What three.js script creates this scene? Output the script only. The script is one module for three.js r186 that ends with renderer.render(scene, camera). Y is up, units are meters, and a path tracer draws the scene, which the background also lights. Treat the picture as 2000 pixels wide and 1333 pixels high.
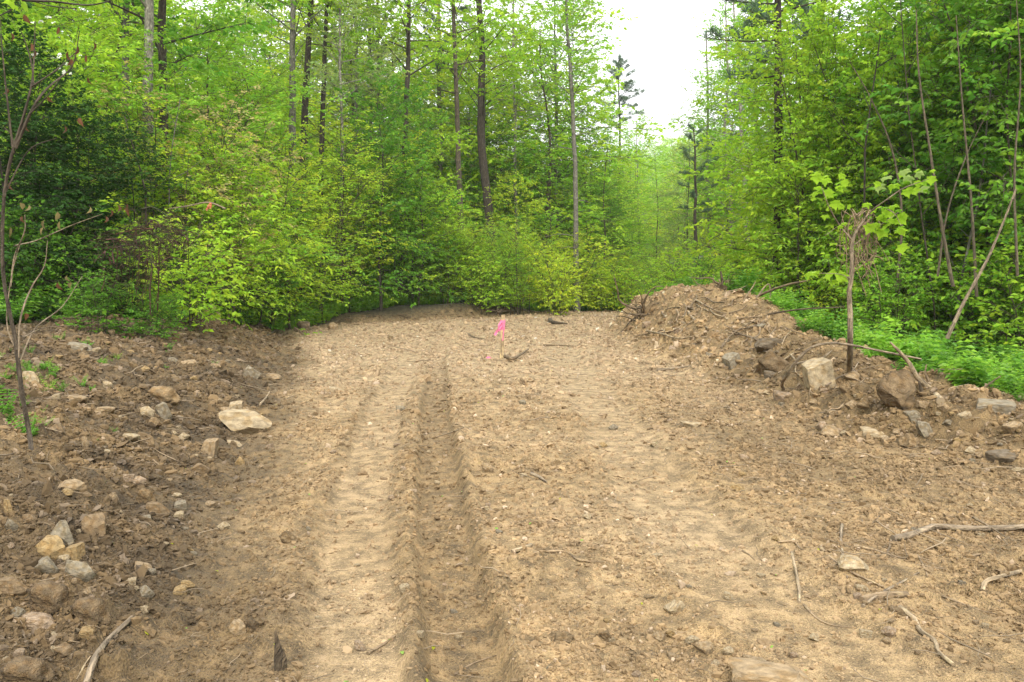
import * as THREE from 'three';
import { mergeGeometries, mergeVertices, toCreasedNormals } from 'three/addons/utils/BufferGeometryUtils.js';

// ------------------------------------------------------------------ camera, sky, sun, exposure
const scene = new THREE.Scene();
const EYE = 1.6, FPX = 1556, HORIZON = 544;                 // a 28 mm view; the numbers are pixels of a 2000 x 1333 frame
const camera = new THREE.PerspectiveCamera(2 * Math.atan(666.5 / FPX) * 180 / Math.PI, 2000 / 1333, 0.1, 1500);
const PITCH = Math.atan((666.5 - HORIZON) / FPX);
camera.position.set(0, EYE, 0);
camera.rotation.set(-PITCH, 0, 0);
scene.add(camera);

const renderer = new THREE.WebGLRenderer({ antialias: true });
renderer.setSize(1024, 682);
renderer.toneMapping = THREE.LinearToneMapping;
renderer.toneMappingExposure = 2.4;
renderer.shadowMap.enabled = true;
renderer.shadowMap.type = THREE.PCFSoftShadowMap;

{ // an even, bright overcast: a little brighter towards the zenith, as overcast skies are
  const W = 256, H = 128, data = new Float32Array(W * H * 4);
  for (let r = 0; r < H; r++) {
    const s = Math.max(0, Math.sin(((r + 0.5) / H - 0.5) * Math.PI));
    const L = 0.95 * (1 + 0.35 * s);
    for (let c = 0; c < W; c++) data.set([L * 0.985, L * 1.0, L * 1.02, 1], (r * W + c) * 4);
  }
  const t = new THREE.DataTexture(data, W, H, THREE.RGBAFormat, THREE.FloatType);
  t.mapping = THREE.EquirectangularReflectionMapping;
  t.magFilter = THREE.LinearFilter; t.minFilter = THREE.LinearFilter; t.needsUpdate = true;
  scene.background = t; scene.environment = t;
}
const sun = new THREE.DirectionalLight(new THREE.Color(1, 0.95, 0.86), 1.5);
sun.position.set(4, 46, 36);
sun.target.position.set(0, 0, -20);
sun.castShadow = true; sun.shadow.radius = 30;
sun.shadow.mapSize.set(4096, 4096);
Object.assign(sun.shadow.camera, { left: -60, right: 60, top: 60, bottom: -60, near: 1, far: 200 });
scene.add(sun, sun.target);
scene.fog = new THREE.FogExp2(new THREE.Color(0.95, 1.0, 0.93), 0.00045);

// ------------------------------------------------------------------ helpers
const { sin, cos, PI, abs, min, max, floor, sqrt, pow, exp, atan2 } = Math;
const clamp = (x, a = 0, b = 1) => min(b, max(a, x));
const lerp = (a, b, t) => a + (b - a) * t;
const smooth = (a, b, x) => { const t = clamp((x - a) / (b - a)); return t * t * (3 - 2 * t); };
const V = (x, y, z) => new THREE.Vector3(x, y, z);
const UP = V(0, 1, 0);
function rngOf(seed) { let a = seed >>> 0; return () => { a = (a + 0x6d2b79f5) | 0; let t = Math.imul(a ^ (a >>> 15), 1 | a); t = (t + Math.imul(t ^ (t >>> 7), 61 | t)) ^ t; return ((t ^ (t >>> 14)) >>> 0) / 4294967296; }; }
const curve = (pts) => (x) => {                              // smooth interpolation through sorted [x, y] pairs
  if (x <= pts[0][0]) return pts[0][1];
  for (let i = 1; i < pts.length; i++) if (x <= pts[i][0]) { const [x0, y0] = pts[i - 1], [x1, y1] = pts[i]; return lerp(y0, y1, (x - x0) / (x1 - x0)); }
  return pts[pts.length - 1][1];
};
const hash2 = (x, y, s) => { let h = Math.imul(x, 374761393) ^ Math.imul(y, 668265263) ^ Math.imul(s, 1274126177); h = Math.imul(h ^ (h >>> 13), 1274126177); h ^= h >>> 16; return h; };
const GX = [], GY = []; for (let i = 0; i < 64; i++) { GX.push(cos(i / 64 * 2 * PI)); GY.push(sin(i / 64 * 2 * PI)); }
function noise(x, y, seed = 0, period = 0) {                 // gradient noise, about -0.7 .. 0.7
  const ix = floor(x), iy = floor(y), fx = x - ix, fy = y - iy, u = fx * fx * fx * (fx * (fx * 6 - 15) + 10), v = fy * fy * fy * (fy * (fy * 6 - 15) + 10);
  const w = (a) => period ? ((a % period) + period) % period : a;
  const g = (cx, cy, dx, dy) => { const k = hash2(w(cx), w(cy), seed) & 63; return GX[k] * dx + GY[k] * dy; };
  return lerp(lerp(g(ix, iy, fx, fy), g(ix + 1, iy, fx - 1, fy), u), lerp(g(ix, iy + 1, fx, fy - 1), g(ix + 1, iy + 1, fx - 1, fy - 1), u), v);
}
const fbm = (x, y, o, seed = 0) => { let s = 0, a = 1; for (let i = 0; i < o; i++) { s += a * noise(x, y, seed + i); x *= 2.03; y *= 2.03; a *= 0.5; } return s; };
const used = new Map();
function numbered(name) { const n = used.get(name) ?? 0; used.set(name, n + 1); return n ? name + '_' + String(n).padStart(3, '0') : name; }
function tag(o, label, category, group, kind) {
  if (label) o.userData.label = label;
  if (category) o.userData.category = category;
  if (group) o.userData.group = group;
  if (kind) o.userData.kind = kind;
  return o;
}
function shadowed(o) { o.traverse((m) => { if (m.isMesh) { m.castShadow = true; m.receiveShadow = true; } }); return o; }
function addThing(o, name, label, category, group, kind) { o.name = numbered(name); tag(o, label, category, group, kind); scene.add(shadowed(o)); return o; }
function part(name, geo, mat, parent) { const m = new THREE.Mesh(geo, mat); m.name = name; parent.add(m); return m; }

// collects tubes and leaves into one geometry
class MB {
  constructor() { this.p = []; this.n = []; this.u = []; this.c = []; this.i = []; }
  get count() { return this.p.length / 3; }
  vert(x, y, z, nx, ny, nz, u, v, c) { this.p.push(x, y, z); this.n.push(nx, ny, nz); this.u.push(u, v); this.c.push(c[0], c[1], c[2]); return this.p.length / 3 - 1; }
  tube(pts, radii, sides, c = [1, 1, 1], lump = 0, seed = 0, cap = false) {
    let nrm = null, prev = null, len = 0; const start = this.count, d = V(), q = new THREE.Quaternion();
    for (let k = 0; k < pts.length; k++) {
      d.copy(pts[min(k + 1, pts.length - 1)]).sub(pts[max(k - 1, 0)]).normalize();
      if (!nrm) { nrm = V(1, 0, 0); if (abs(d.x) > 0.8) nrm.set(0, 0, 1); nrm.addScaledVector(d, -nrm.dot(d)).normalize(); } else { q.setFromUnitVectors(prev, d); nrm.applyQuaternion(q).addScaledVector(d, -nrm.dot(d)).normalize(); len += pts[k].distanceTo(pts[k - 1]); }
      prev = d.clone(); const b = V().crossVectors(d, nrm), r0 = typeof radii === 'function' ? radii(k / (pts.length - 1)) : radii[k];
      for (let s = 0; s <= sides; s++) {
        const a = s / sides * 2 * PI, ca = cos(a), sa = sin(a), w = s === sides ? 0 : s, r = r0 * (1 + lump * 2 * noise(w * 1.7 + 0.37, k * 0.9 + 0.21, seed + 5));
        const nx = nrm.x * ca + b.x * sa, ny = nrm.y * ca + b.y * sa, nz = nrm.z * ca + b.z * sa;
        this.vert(pts[k].x + nx * r, pts[k].y + ny * r, pts[k].z + nz * r, nx, ny, nz, s / sides * max(0.02, r0 * 6.28), len, c);
      }
    }
    const m = sides + 1;
    for (let k = 0; k < pts.length - 1; k++) for (let s = 0; s < sides; s++) { const a = start + k * m + s, b2 = a + m; this.i.push(a, a + 1, b2, a + 1, b2 + 1, b2); }
    if (cap) for (const [k, sg] of [[0, -1], [pts.length - 1, 1]]) {
      d.copy(pts[min(k + 1, pts.length - 1)]).sub(pts[max(k - 1, 0)]).normalize().multiplyScalar(sg);
      const r0 = typeof radii === 'function' ? radii(k / (pts.length - 1)) : radii[k], ce = this.vert(pts[k].x + d.x * r0 * 0.2, pts[k].y + d.y * r0 * 0.2, pts[k].z + d.z * r0 * 0.2, d.x, d.y, d.z, 0, 0, c), ring = start + k * m;
      for (let s = 0; s < sides; s++) { const j = (o) => { const a = (ring + s + o) * 3; return this.vert(this.p[a], this.p[a + 1], this.p[a + 2], d.x, d.y, d.z, 0, 0, c); }; const a = j(0), b2 = j(1); if (sg > 0) this.i.push(ce, a, b2); else this.i.push(ce, b2, a); }
    }
    return this;
  }
  leaf(p, dir, nor, len, wid, c, detail = 0) {                 // a folded blade from p along dir
    const sx = dir.y * nor.z - dir.z * nor.y, sy = dir.z * nor.x - dir.x * nor.z, sz = dir.x * nor.y - dir.y * nor.x, f = 0.22 * wid, h = wid / 2, k = 0.45;
    const put = (t, s, lift) => { const nx = nor.x + sx * s * k, ny = nor.y + sy * s * k, nz = nor.z + sz * s * k, l = 1 / sqrt(nx * nx + ny * ny + nz * nz || 1); return this.vert(p.x + dir.x * len * t + sx * s * h + nor.x * lift, p.y + dir.y * len * t + sy * s * h + nor.y * lift, p.z + dir.z * len * t + sz * s * h + nor.z * lift, nx * l, ny * l, nz * l, s, t, c); };
    if (!detail) { const a = put(0, 0, 0), b = put(0.45, 1, f), d = put(1, 0, -f * 0.5), e = put(0.45, -1, f); this.i.push(a, b, d, a, d, e); return; }
    const a = put(0, 0, 0), b = put(0.28, 0.85, f), d = put(0.62, 0.8, f * 0.8), m = put(0.5, 0, 0), t = put(1, 0, -f * 1.2), g = put(0.62, -0.8, f * 0.8), h2 = put(0.28, -0.85, f);
    this.i.push(a, b, m, b, d, m, d, t, m, a, m, h2, h2, m, g, g, m, t);
  }
  build() {
    const g = new THREE.BufferGeometry();
    g.setAttribute('position', new THREE.BufferAttribute(new Float32Array(this.p), 3)); g.setAttribute('normal', new THREE.BufferAttribute(new Float32Array(this.n), 3));
    g.setAttribute('uv', new THREE.BufferAttribute(new Float32Array(this.u), 2)); g.setAttribute('color', new THREE.BufferAttribute(new Float32Array(this.c), 3));
    g.setIndex(new THREE.BufferAttribute(new Uint32Array(this.i), 1)); return g;
  }
}

// ------------------------------------------------------------------ textures and materials
function texture(size, fn, srgb) {
  const data = new Uint8Array(size * size * 4);
  for (let y = 0; y < size; y++) for (let x = 0; x < size; x++) { const v = fn(x / size, y / size), o = (y * size + x) * 4; if (typeof v === 'number') { data[o] = data[o + 1] = data[o + 2] = clamp(v) * 255; } else for (let k = 0; k < 3; k++) data[o + k] = clamp(v[k]) * 255; data[o + 3] = 255; }
  const t = new THREE.DataTexture(data, size, size); t.wrapS = t.wrapT = THREE.RepeatWrapping; t.magFilter = THREE.LinearFilter; t.minFilter = THREE.LinearMipmapLinearFilter; t.generateMipmaps = true; t.needsUpdate = true; if (srgb) t.colorSpace = THREE.SRGBColorSpace; return t;
}
const pf = (u, v, n, o, seed) => { let s = 0, a = 1; for (let i = 0; i < o; i++) { s += a * noise(u * n, v * n, seed + i, n); n *= 2; a *= 0.6; } return s; };
// soil: crumbs of every size; the colour goes from 0.55 to 1 of the soil's own colour
const soilHeight = new Float32Array(1024 * 1024);
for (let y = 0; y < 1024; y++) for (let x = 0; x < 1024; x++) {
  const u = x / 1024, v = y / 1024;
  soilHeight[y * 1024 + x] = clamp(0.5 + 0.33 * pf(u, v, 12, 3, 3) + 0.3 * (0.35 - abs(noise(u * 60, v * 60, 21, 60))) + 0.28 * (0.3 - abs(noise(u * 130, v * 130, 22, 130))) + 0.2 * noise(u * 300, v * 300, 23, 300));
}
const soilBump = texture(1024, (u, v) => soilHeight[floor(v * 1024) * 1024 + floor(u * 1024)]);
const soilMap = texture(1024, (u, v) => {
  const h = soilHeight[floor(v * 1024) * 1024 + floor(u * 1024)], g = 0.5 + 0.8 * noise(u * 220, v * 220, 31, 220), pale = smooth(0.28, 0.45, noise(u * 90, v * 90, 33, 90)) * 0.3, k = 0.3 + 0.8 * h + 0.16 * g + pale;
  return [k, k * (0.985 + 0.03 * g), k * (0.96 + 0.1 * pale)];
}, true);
const barkBump = texture(512, (u, v) => 0.5 + 0.6 * noise(u * 24, v * 6, 41, 6 * 4) * 1 + 0.3 * noise(u * 64, v * 16, 42, 64) + 0.2 * noise(u * 128, v * 64, 43, 128));
const barkMap = texture(512, (u, v) => { const k = 0.75 + 0.35 * noise(u * 24, v * 6, 41, 24) + 0.25 * noise(u * 64, v * 16, 42, 64), l = smooth(0.15, 0.4, noise(u * 10, v * 10, 45, 10)) * 0.18; return [k + l, k + l * 1.1, k + l]; }, true);
const rockBump = texture(512, (u, v) => 0.5 + 0.5 * pf(u, v, 8, 5, 51) + 0.12 * noise(u * 40, v * 40, 58, 40));
const rockMap = texture(512, (u, v) => { const a = 0.86 + 0.2 * pf(u, v, 6, 4, 61), b = smooth(-0.1, 0.4, noise(u * 5, v * 5, 66, 5)) * 0.12; return [a, a * (1 - b * 0.35), a * (1 - b)]; }, true);

const mat = (o) => new THREE.MeshStandardMaterial({ roughness: 1, ...o });
const rgb = (r, g, b) => new THREE.Color().setRGB(r, g, b);
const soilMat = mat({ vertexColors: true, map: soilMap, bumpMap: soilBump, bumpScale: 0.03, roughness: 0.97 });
const barkMat = (c) => mat({ color: rgb(...c), map: barkMap, bumpMap: barkBump, bumpScale: 0.02, vertexColors: true });
const BARK = { dark: barkMat([0.085, 0.065, 0.048]), brown: barkMat([0.15, 0.115, 0.08]), grey: barkMat([0.26, 0.235, 0.19]), pale: barkMat([0.42, 0.38, 0.31]), twig: barkMat([0.12, 0.09, 0.06]) };
const leafMat = (c, t = 0.56) => new THREE.MeshPhysicalMaterial({ color: rgb(...c), vertexColors: true, roughness: 1, transmission: t, thickness: 0, side: THREE.DoubleSide, specularIntensity: 0.1 });
const LEAF = {
  lime: leafMat([0.48, 0.63, 0.045]), bright: leafMat([0.36, 0.58, 0.04]), mid: leafMat([0.26, 0.49, 0.04]), deep: leafMat([0.145, 0.33, 0.03]),
  pale: leafMat([0.34, 0.46, 0.13]), blush: leafMat([0.52, 0.45, 0.17]), evergreen: leafMat([0.032, 0.085, 0.014], 0.3), needle: leafMat([0.12, 0.19, 0.11], 0.3),
};

// ------------------------------------------------------------------ the ground: one sheet from the camera to the horizon
const roadLeft = curve([[0, -0.4], [3.15, -1.0], [5, -1.5], [7, -2.1], [11, -3.0], [16, -4.1], [22, -6], [27, -8], [40, -9]]);
const bankTop = curve([[0, 0.5], [4, 0.75], [8, 1.0], [16, 1.0], [20, 0.75], [26, 0.5], [32, 0.35], [40, 0.3]]);
const toeRight = curve([[0, 5.5], [5, 5.0], [6.6, 4.1], [8.1, 3.1], [11, 3.3], [14, 2.75], [16, 2.5], [20, 2.6], [24, 2.7], [27, 3.6], [31, 5.5], [40, 12]]);
const crestX = curve([[0, 6.2], [5, 5.4], [7.5, 4.65], [12, 4.6], [15, 4.75], [19, 4.9], [22, 4.4], [25, 3.7], [28, 4.6], [31, 6.5], [40, 14]]);
const crestH = curve([[0, 0.2], [7, 0.3], [9.5, 0.42], [12, 0.5], [13.5, 0.72], [15, 0.96], [17, 1.2], [19, 1.36], [22, 1.28], [24, 0.95], [25.5, 0.5], [28, 0.2], [40, 0.1]]);
const trackL = curve([[0, -0.25], [3.15, -0.65], [5.46, -1.09], [9.7, -1.56], [16, -2.06], [24, -2.6]]);
const trackM = curve([[0, 0.2], [3.15, -0.19], [5.46, -0.49], [9.7, -0.95], [16, -1.5], [24, -2.2]]);
const trackR = curve([[0, 2.2], [3.15, 1.46], [3.63, 1.31], [4.64, 1.14], [6.45, 1.12], [9.7, 1.12], [16, 1.03], [24, 1.2]]);
// the line where the woods begin, as x over depth, on either side
const woodLeft = curve([[0, -6], [9.5, -6.9], [13, -7.2], [16.5, -6.9], [20, -7.1], [25, -7.1], [29, -5.6], [33, -3.2], [36, -0.5], [38, 2.5], [40, 9]]);
const backBank = curve([[-9, 26], [-6.5, 27.6], [-2, 32], [1, 36.5], [3, 38], [6, 39]]);
const woodRight = curve([[0, 8], [7, 6.2], [10, 5.6], [13, 6.0], [16, 6.3], [20, 6.6], [24, 7], [30, 8.5], [40, 14]]);

function zones(x, d) {
  const l = roadLeft(d) - x, r = x - toeRight(d), cx = crestX(d), tx = toeRight(d);
  const left = smooth(0.0, 1.2, l), wl = smooth(-0.5, 0.9, woodLeft(d) - x), wb = smooth(-0.3, 1.6, d - backBank(clamp(x, -9, 6))) * smooth(9, 4, x);
  const wr = smooth(-0.4, 1.0, x - woodRight(d) + 0.5 * noise(x, d, 77)), mound = smooth(-0.3, 0.7, r);
  return { l, r, cx, tx, left, wood: max(wl, wb, wr, smooth(39, 44, d)), mound, wl, wb, wr };
}
function rut(x, c, w, depth, lip) { const t = abs(x - c) / w; return -depth * (1 - smooth(0.74, 1.04, t)) + lip * (x > c ? 1 : 0.7) * exp(-pow((t - 1.22) / 0.22, 2)); }
function baseHeight(x, d) {
  const z = zones(x, d);
  let h = 0;
  const topL = bankTop(d), rise = max(0, z.l - 0.35);
  h += topL * (1 - exp(-pow(rise * 0.5 / topL, 1.3)));
  h += max(0, -x - 8.5) * 0.42 * smooth(8, 14, -x) * lerp(0.7, 1, smooth(10, 30, d)) * (1 - 0.6 * smooth(40, 110, d)) - 0.0012 * pow(max(0, -x - 20), 2) * smooth(-60, -20, x);
  h += z.wb * 0.45 * smooth(2.5, -2, x);
  const up = smooth(z.tx, z.cx, x), dn = smooth(z.cx, z.cx + 1.9, x);
  h += crestH(d) * up * (1 - dn * 0.85);
  h += max(0, x - 9) * 0.2 * (1 - 0.5 * smooth(60, 160, d));
  h += 0.035 * max(0, d - 45) + 14 * smooth(110, 230, d) * smooth(0, 1, 1) + max(0, d - 60) * 0.03 * smooth(4, 40, abs(x - 18));
  return h;
}
function height(x, zz, fine = true) {
  const d = -zz, z = zones(x, d), near = 1 - smooth(34, 50, d);
  let h = baseHeight(x, d);
  const wob = 0.02 * noise(d * 0.9, 3, 8) + 0.008 * noise(d * 4, 3, 9), road = (1 - z.left) * (1 - z.mound) * (1 - z.wood), fade = smooth(22, 15, d) * road;
  if (fade > 0) {
    h += fade * (0.92 + 0.3 * noise(x * 2.2, d * 2.6, 29)) * (rut(x + wob, trackL(d), 0.24, 0.03, 0.018) + rut(x + wob + 0.05 * noise(d * 0.55, 7, 31) + 0.02 * noise(d * 2.3, 7, 32), trackM(d), 0.19, 0.07, 0.05 * smooth(16, 6, d)) + rut(x - wob, trackR(d), 0.36, 0.03, 0.018));
    const t = abs(x + wob - trackM(d)) / 0.2; if (t < 1) h += fade * 0.022 * sin(d * 2 * PI / 0.13 + 7 * abs(x + wob - trackM(d))) * (1 - t) * (0.4 + 0.9 * noise(x * 3, d * 2, 19));
  }
  const rough = lerp(0.45, 1, max(z.left, z.mound, smooth(-1.5, 0.2, d - backBank(clamp(x, -9, 6))) * smooth(8, 3, x), 0.9 * smooth(0.3, 1.1, x - trackR(d) - 0.3) * smooth(9, 4, d) * 0.6)) * (1 - 0.4 * z.wood);
  const smoothTrack = fade * max(1 - smooth(0.16, 0.3, abs(x - trackL(d))), 1 - smooth(0.22, 0.42, abs(x - trackR(d))), 0.5 * (1 - smooth(0.12, 0.22, abs(x - trackM(d)))));
  const k = rough * (1 - 0.94 * smoothTrack);
  h += 0.12 * noise(x * 0.55, d * 0.55, 1) * lerp(0.5, 1, max(z.left, z.mound)) + k * 0.1 * noise(x * 1.3, d * 1.3, 2) * lerp(0.35, 1, max(z.left, z.mound));
  if (fine) {
    const lump = (f, s) => 0.32 - abs(noise(x * f, d * f, s)) * 1.3;
    const wx = x + 0.12 * noise(x * 2.1, d * 2.1, 16), wd = d + 0.12 * noise(x * 2.1, d * 2.1, 17), bl = (f, s) => { const n = noise(wx * f, wd * f * 0.93 + wx * f * 0.31, s); return n > 0 ? n : n * 0.35; };
    h += z.mound * near * 0.26 * bl(1.7, 27) + z.mound * near * 0.12 * noise(x * 4.3, d * 4.3, 28);
    const patch = 0.45 + 1.1 * smooth(-0.35, 0.45, noise(x * 1.1, d * 1.1, 18));
    h += near * k * patch * (0.07 * bl(2.9, 11) + 0.085 * bl(6.1, 12) + 0.06 * bl(13, 13) + 0.036 * bl(27, 14)) + near * (0.3 + 0.7 * k) * 0.008 * noise(x * 43, d * 43, 15);
  }
  h += z.wood * 0.25 * noise(x * 0.35, d * 0.35, 6);
  return h;
}
const SOIL = { dark: [0.106, 0.07, 0.034], brown: [0.2, 0.13, 0.06], pale: [0.47, 0.337, 0.203], ochre: [0.352, 0.236, 0.12], litter: [0.05, 0.042, 0.02] };
const mix3 = (a, b, t) => [lerp(a[0], b[0], t), lerp(a[1], b[1], t), lerp(a[2], b[2], t)];
function soilColor(x, zz) {
  const d = -zz, z = zones(x, d), n1 = noise(x * 0.7, d * 0.7, 91), n2 = noise(x * 2.6, d * 2.6, 92), n3 = noise(x * 9, d * 9, 93);
  let c = mix3(SOIL.ochre, SOIL.pale, clamp(0.05 + 0.95 * smooth(7, 17, d) + 0.5 * n1 + 0.25 * n2));
  const onTrack = max(1 - smooth(0.15, 0.34, abs(x - trackL(d))), 1 - smooth(0.2, 0.5, abs(x - trackR(d)))) * smooth(22, 15, d);
  c = mix3(c, SOIL.pale, onTrack * (0.36 + 0.35 * n1));
  const moist = (1 - smooth(0.13, 0.27, abs(x - trackM(d)))) * smooth(17, 11, d) * 0.6 + smooth(0.1, 0.03, abs(abs(x - trackL(d)) - 0.27)) * smooth(16, 7, d) * 0.4;
  c = mix3(c, SOIL.brown, clamp(moist + 0.3 * n2));
  c = mix3(c, SOIL.brown, clamp(smooth(0.3, 1.2, x - trackR(d)) * smooth(14, 7, d) * (0.35 + 0.9 * n1 + 0.5 * n2)));
  c = mix3(c, mix3(SOIL.dark, SOIL.brown, clamp(0.32 + 0.8 * n1 + 0.6 * n2 + 0.5 * smooth(12, 22, d))), smooth(-0.35, 0.45, z.l + 0.5 * n1 + 0.3 * n2));
  c = mix3(c, mix3(SOIL.brown, SOIL.ochre, clamp(0.1 + 0.85 * smooth(11, 16, d) + 0.8 * n1 + 0.5 * n2)), z.mound);
  { const back = smooth(-2.2, 0.3, d - backBank(clamp(x, -9, 6))) * smooth(8, 3, x); c = mix3(c, mix3(SOIL.brown, SOIL.ochre, clamp(0.35 + 0.7 * n2)), back * 0.85); }
  const k = 1 + (0.3 * n3 + 0.34 * n2) * (1 - 0.5 * onTrack) + 0.2 * noise(x * 22, d * 22, 94); c = [c[0] * k, c[1] * k, c[2] * k];
  return mix3(c, SOIL.litter, z.wood);
}
{
  const axis = (step, lo, hi, mid) => { const a = [mid]; for (let v = mid; v < hi;) { v += step(v); a.push(v); } const b = []; for (let v = mid; v > lo;) { v -= step(v); b.push(v); } return b.reverse().concat(a); };
  const xs = axis((x) => abs(x) < 2.4 ? 0.023 : abs(x) < 9 ? 0.023 + 0.006 * (abs(x) - 2.4) : 0.06 + 0.07 * (abs(x) - 9), -420, 420, 0);
  const ds = axis((d) => d < 1.8 ? 0.12 + 0.1 * max(0, 1.8 - d) : d < 41 ? max(0.013, 0.0062 * d) : 0.25 + 0.05 * (d - 41), -60, 700, 2);
  const nx = xs.length, nd = ds.length, p = new Float32Array(nx * nd * 3), c = new Float32Array(nx * nd * 3), u = new Float32Array(nx * nd * 2), idx = new Uint32Array((nx - 1) * (nd - 1) * 6);
  for (let j = 0, o = 0; j < nd; j++) for (let i = 0; i < nx; i++, o++) { const x = xs[i], z = -ds[j]; p[o * 3] = x; p[o * 3 + 1] = height(x, z); p[o * 3 + 2] = z; c.set(soilColor(x, z), o * 3); u[o * 2] = x / 1.7; u[o * 2 + 1] = z / 1.7; }
  for (let j = 0, o = 0; j < nd - 1; j++) for (let i = 0; i < nx - 1; i++) { const a = j * nx + i, b = a + nx; idx[o++] = a; idx[o++] = a + 1; idx[o++] = b; idx[o++] = a + 1; idx[o++] = b + 1; idx[o++] = b; }
  const g = new THREE.BufferGeometry(); g.setAttribute('position', new THREE.BufferAttribute(p, 3)); g.setAttribute('color', new THREE.BufferAttribute(c, 3)); g.setAttribute('uv', new THREE.BufferAttribute(u, 2)); g.setIndex(new THREE.BufferAttribute(idx, 1)); g.computeVertexNormals();
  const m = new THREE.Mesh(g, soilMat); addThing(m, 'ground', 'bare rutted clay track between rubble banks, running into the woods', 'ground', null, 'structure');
}
// from a pixel of the photograph to the place it shows
const camM = new THREE.Matrix4().makeRotationX(-PITCH);
function ray(px, py) { return V((px - 1000) / FPX, (666.5 - py) / FPX, -1).applyMatrix4(camM); }
function at(px, py, d) { const r = ray(px, py); return V(0, EYE, 0).addScaledVector(r, d / -r.z); }
function onGround(px, py) {
  const r = ray(px, py); let t = 1.2, last = 1.2;
  for (; t < 90; last = t, t *= 1.006) { const q = V(0, EYE, 0).addScaledVector(r, t); if (q.y < height(q.x, q.z)) break; }
  let a = last, b = t; for (let k = 0; k < 14; k++) { const m = (a + b) / 2, q = V(0, EYE, 0).addScaledVector(r, m); if (q.y < height(q.x, q.z)) b = m; else a = m; }
  return V(0, EYE, 0).addScaledVector(r, b);
}
const standing = (px, d) => { const x = (px - 1000) / FPX * d * 0.997; return V(x, height(x, -d, false), -d); };

// ------------------------------------------------------------------ growing trees
const tint = (rng, a = 0.28) => { const k = 1 + a * (rng() * 2 - 1), y = (rng() - 0.45) * 0.34; return [k * (1 + y), k * (1 + y * 0.25), k]; };
// limbs and leafy sprays round an upright axis from y0 to H; returns wood and leaves
function growCrown(seed, o) {
  const rng = rngOf(seed), wood = o.wood ?? new MB(), leaves = o.leaves ?? new MB();
  const { H, y0 = 0, radius, limbs, leaf, elev = [0.2, 0.9], sub = 3.2, twig = 0.24, per = 5, droop = 0.12, trunkR = 0.08, axis = () => [0, 0], flat = 0.55, wide = 0.55, detail = 0, sides = 4, bare = 0.25 } = o;
  const spray = (base, dir, L) => {
    const n = max(2, Math.round(L / twig)), side = V().crossVectors(dir, UP).normalize(), tone = tint(rng, 0.16);
    for (let k = 0; k < n; k++) {
      const v = (k + 0.3 + 0.7 * rng()) / n, s = k & 1 ? 1 : -1, p = base.clone().addScaledVector(dir, L * v); p.y -= droop * L * v * v;
      const td = dir.clone().multiplyScalar(0.75).addScaledVector(side, s * (0.4 + 0.6 * rng())).add(V(0, (rng() - 0.45) * 1.1, 0)).normalize(), tl = twig * (0.7 + 0.9 * rng());
      if (o.twigs) wood.tube([p, p.clone().addScaledVector(td, tl)], [0.004, 0.002], 3, [0.8, 0.8, 0.7]);
      const ts = V().crossVectors(td, UP).normalize();
      for (let j = 0; j < per; j++) {
        const w = (j + 0.5 + 0.4 * rng()) / per, q = p.clone().addScaledVector(td, tl * w), e = j === per - 1 ? 0 : (j & 1 ? 1 : -1);
        const ld = td.clone().multiplyScalar(0.5).addScaledVector(ts, e * (0.6 + 0.4 * rng())).add(V((rng() - 0.5) * 0.5, -0.25 + (rng() - 0.5) * 0.6, (rng() - 0.5) * 0.5)).normalize();
        const nr = V((rng() - 0.5) * 3.4 * flat, 0.75, (rng() - 0.5) * 3.4 * flat); nr.addScaledVector(ld, -nr.dot(ld)).normalize();
        const z = leaf * (0.75 + 0.75 * rng()), c = tint(rng, 0.14); leaves.leaf(q, ld, nr, z, z * wide, [c[0] * tone[0], c[1] * tone[1], c[2] * tone[2]], detail);
      }
    }
  };
  for (let i = 0; i < limbs; i++) {
    const t = (i + rng() * 0.9) / limbs, y = lerp(y0, H, t), az = i * 2.399 + rng() * 0.9, len = radius(t) * (0.65 + 0.6 * rng()), el = lerp(elev[0], elev[1], t) + (rng() - 0.5) * (o.wild ?? 0.8), [ax, azz] = axis(y / H);
    const d0 = V(cos(az) * cos(el), sin(el), sin(az) * cos(el)), pts = [], n = 5, bend = (rng() - 0.5) * 0.5;
    for (let k = 0; k <= n; k++) { const u = k / n, q = V(ax, y, azz).addScaledVector(d0, len * u); q.y += -droop * len * u * u * 0.8; q.x += -sin(az) * bend * len * u * u * 0.4; q.z += cos(az) * bend * len * u * u * 0.4; pts.push(q); }
    const r0 = max(0.006, trunkR * (1 - y / H * 0.85) * 0.24);
    wood.tube(pts, (u) => lerp(r0, 0.004, u), sides, [1, 1, 1]);
    const at2 = (u) => { const f = u * n, k = min(n - 1, floor(f)); return pts[k].clone().lerp(pts[k + 1], f - k); };
    const m = max(2, Math.round(len * sub));
    for (let k = 0; k < m; k++) {
      const u = lerp(bare, 1, (k + rng()) / m), p = at2(u), s = k & 1 ? 1 : -1, a2 = az + s * (0.5 + 0.7 * rng()) * (k === m - 1 ? 0.15 : 1), e2 = el * 0.5 + (rng() - 0.42) * (o.wild ?? 0.8) * 1.6 - droop * u * 0.7, L = (0.3 + len * 0.28 * (1.25 - u)) * (0.7 + 0.6 * rng());
      const d = V(cos(a2) * cos(e2), sin(e2), sin(a2) * cos(e2)), e = p.clone().addScaledVector(d, L); e.y -= droop * L;
      if (o.fine !== false) wood.tube([p, p.clone().addScaledVector(d, L * 0.5), e], [max(0.004, r0 * 0.35), 0.004, 0.0025], 3, [0.9, 0.9, 0.85]);
      spray(p, d, L);
    }
  }
  return { wood, leaves };
}
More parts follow.
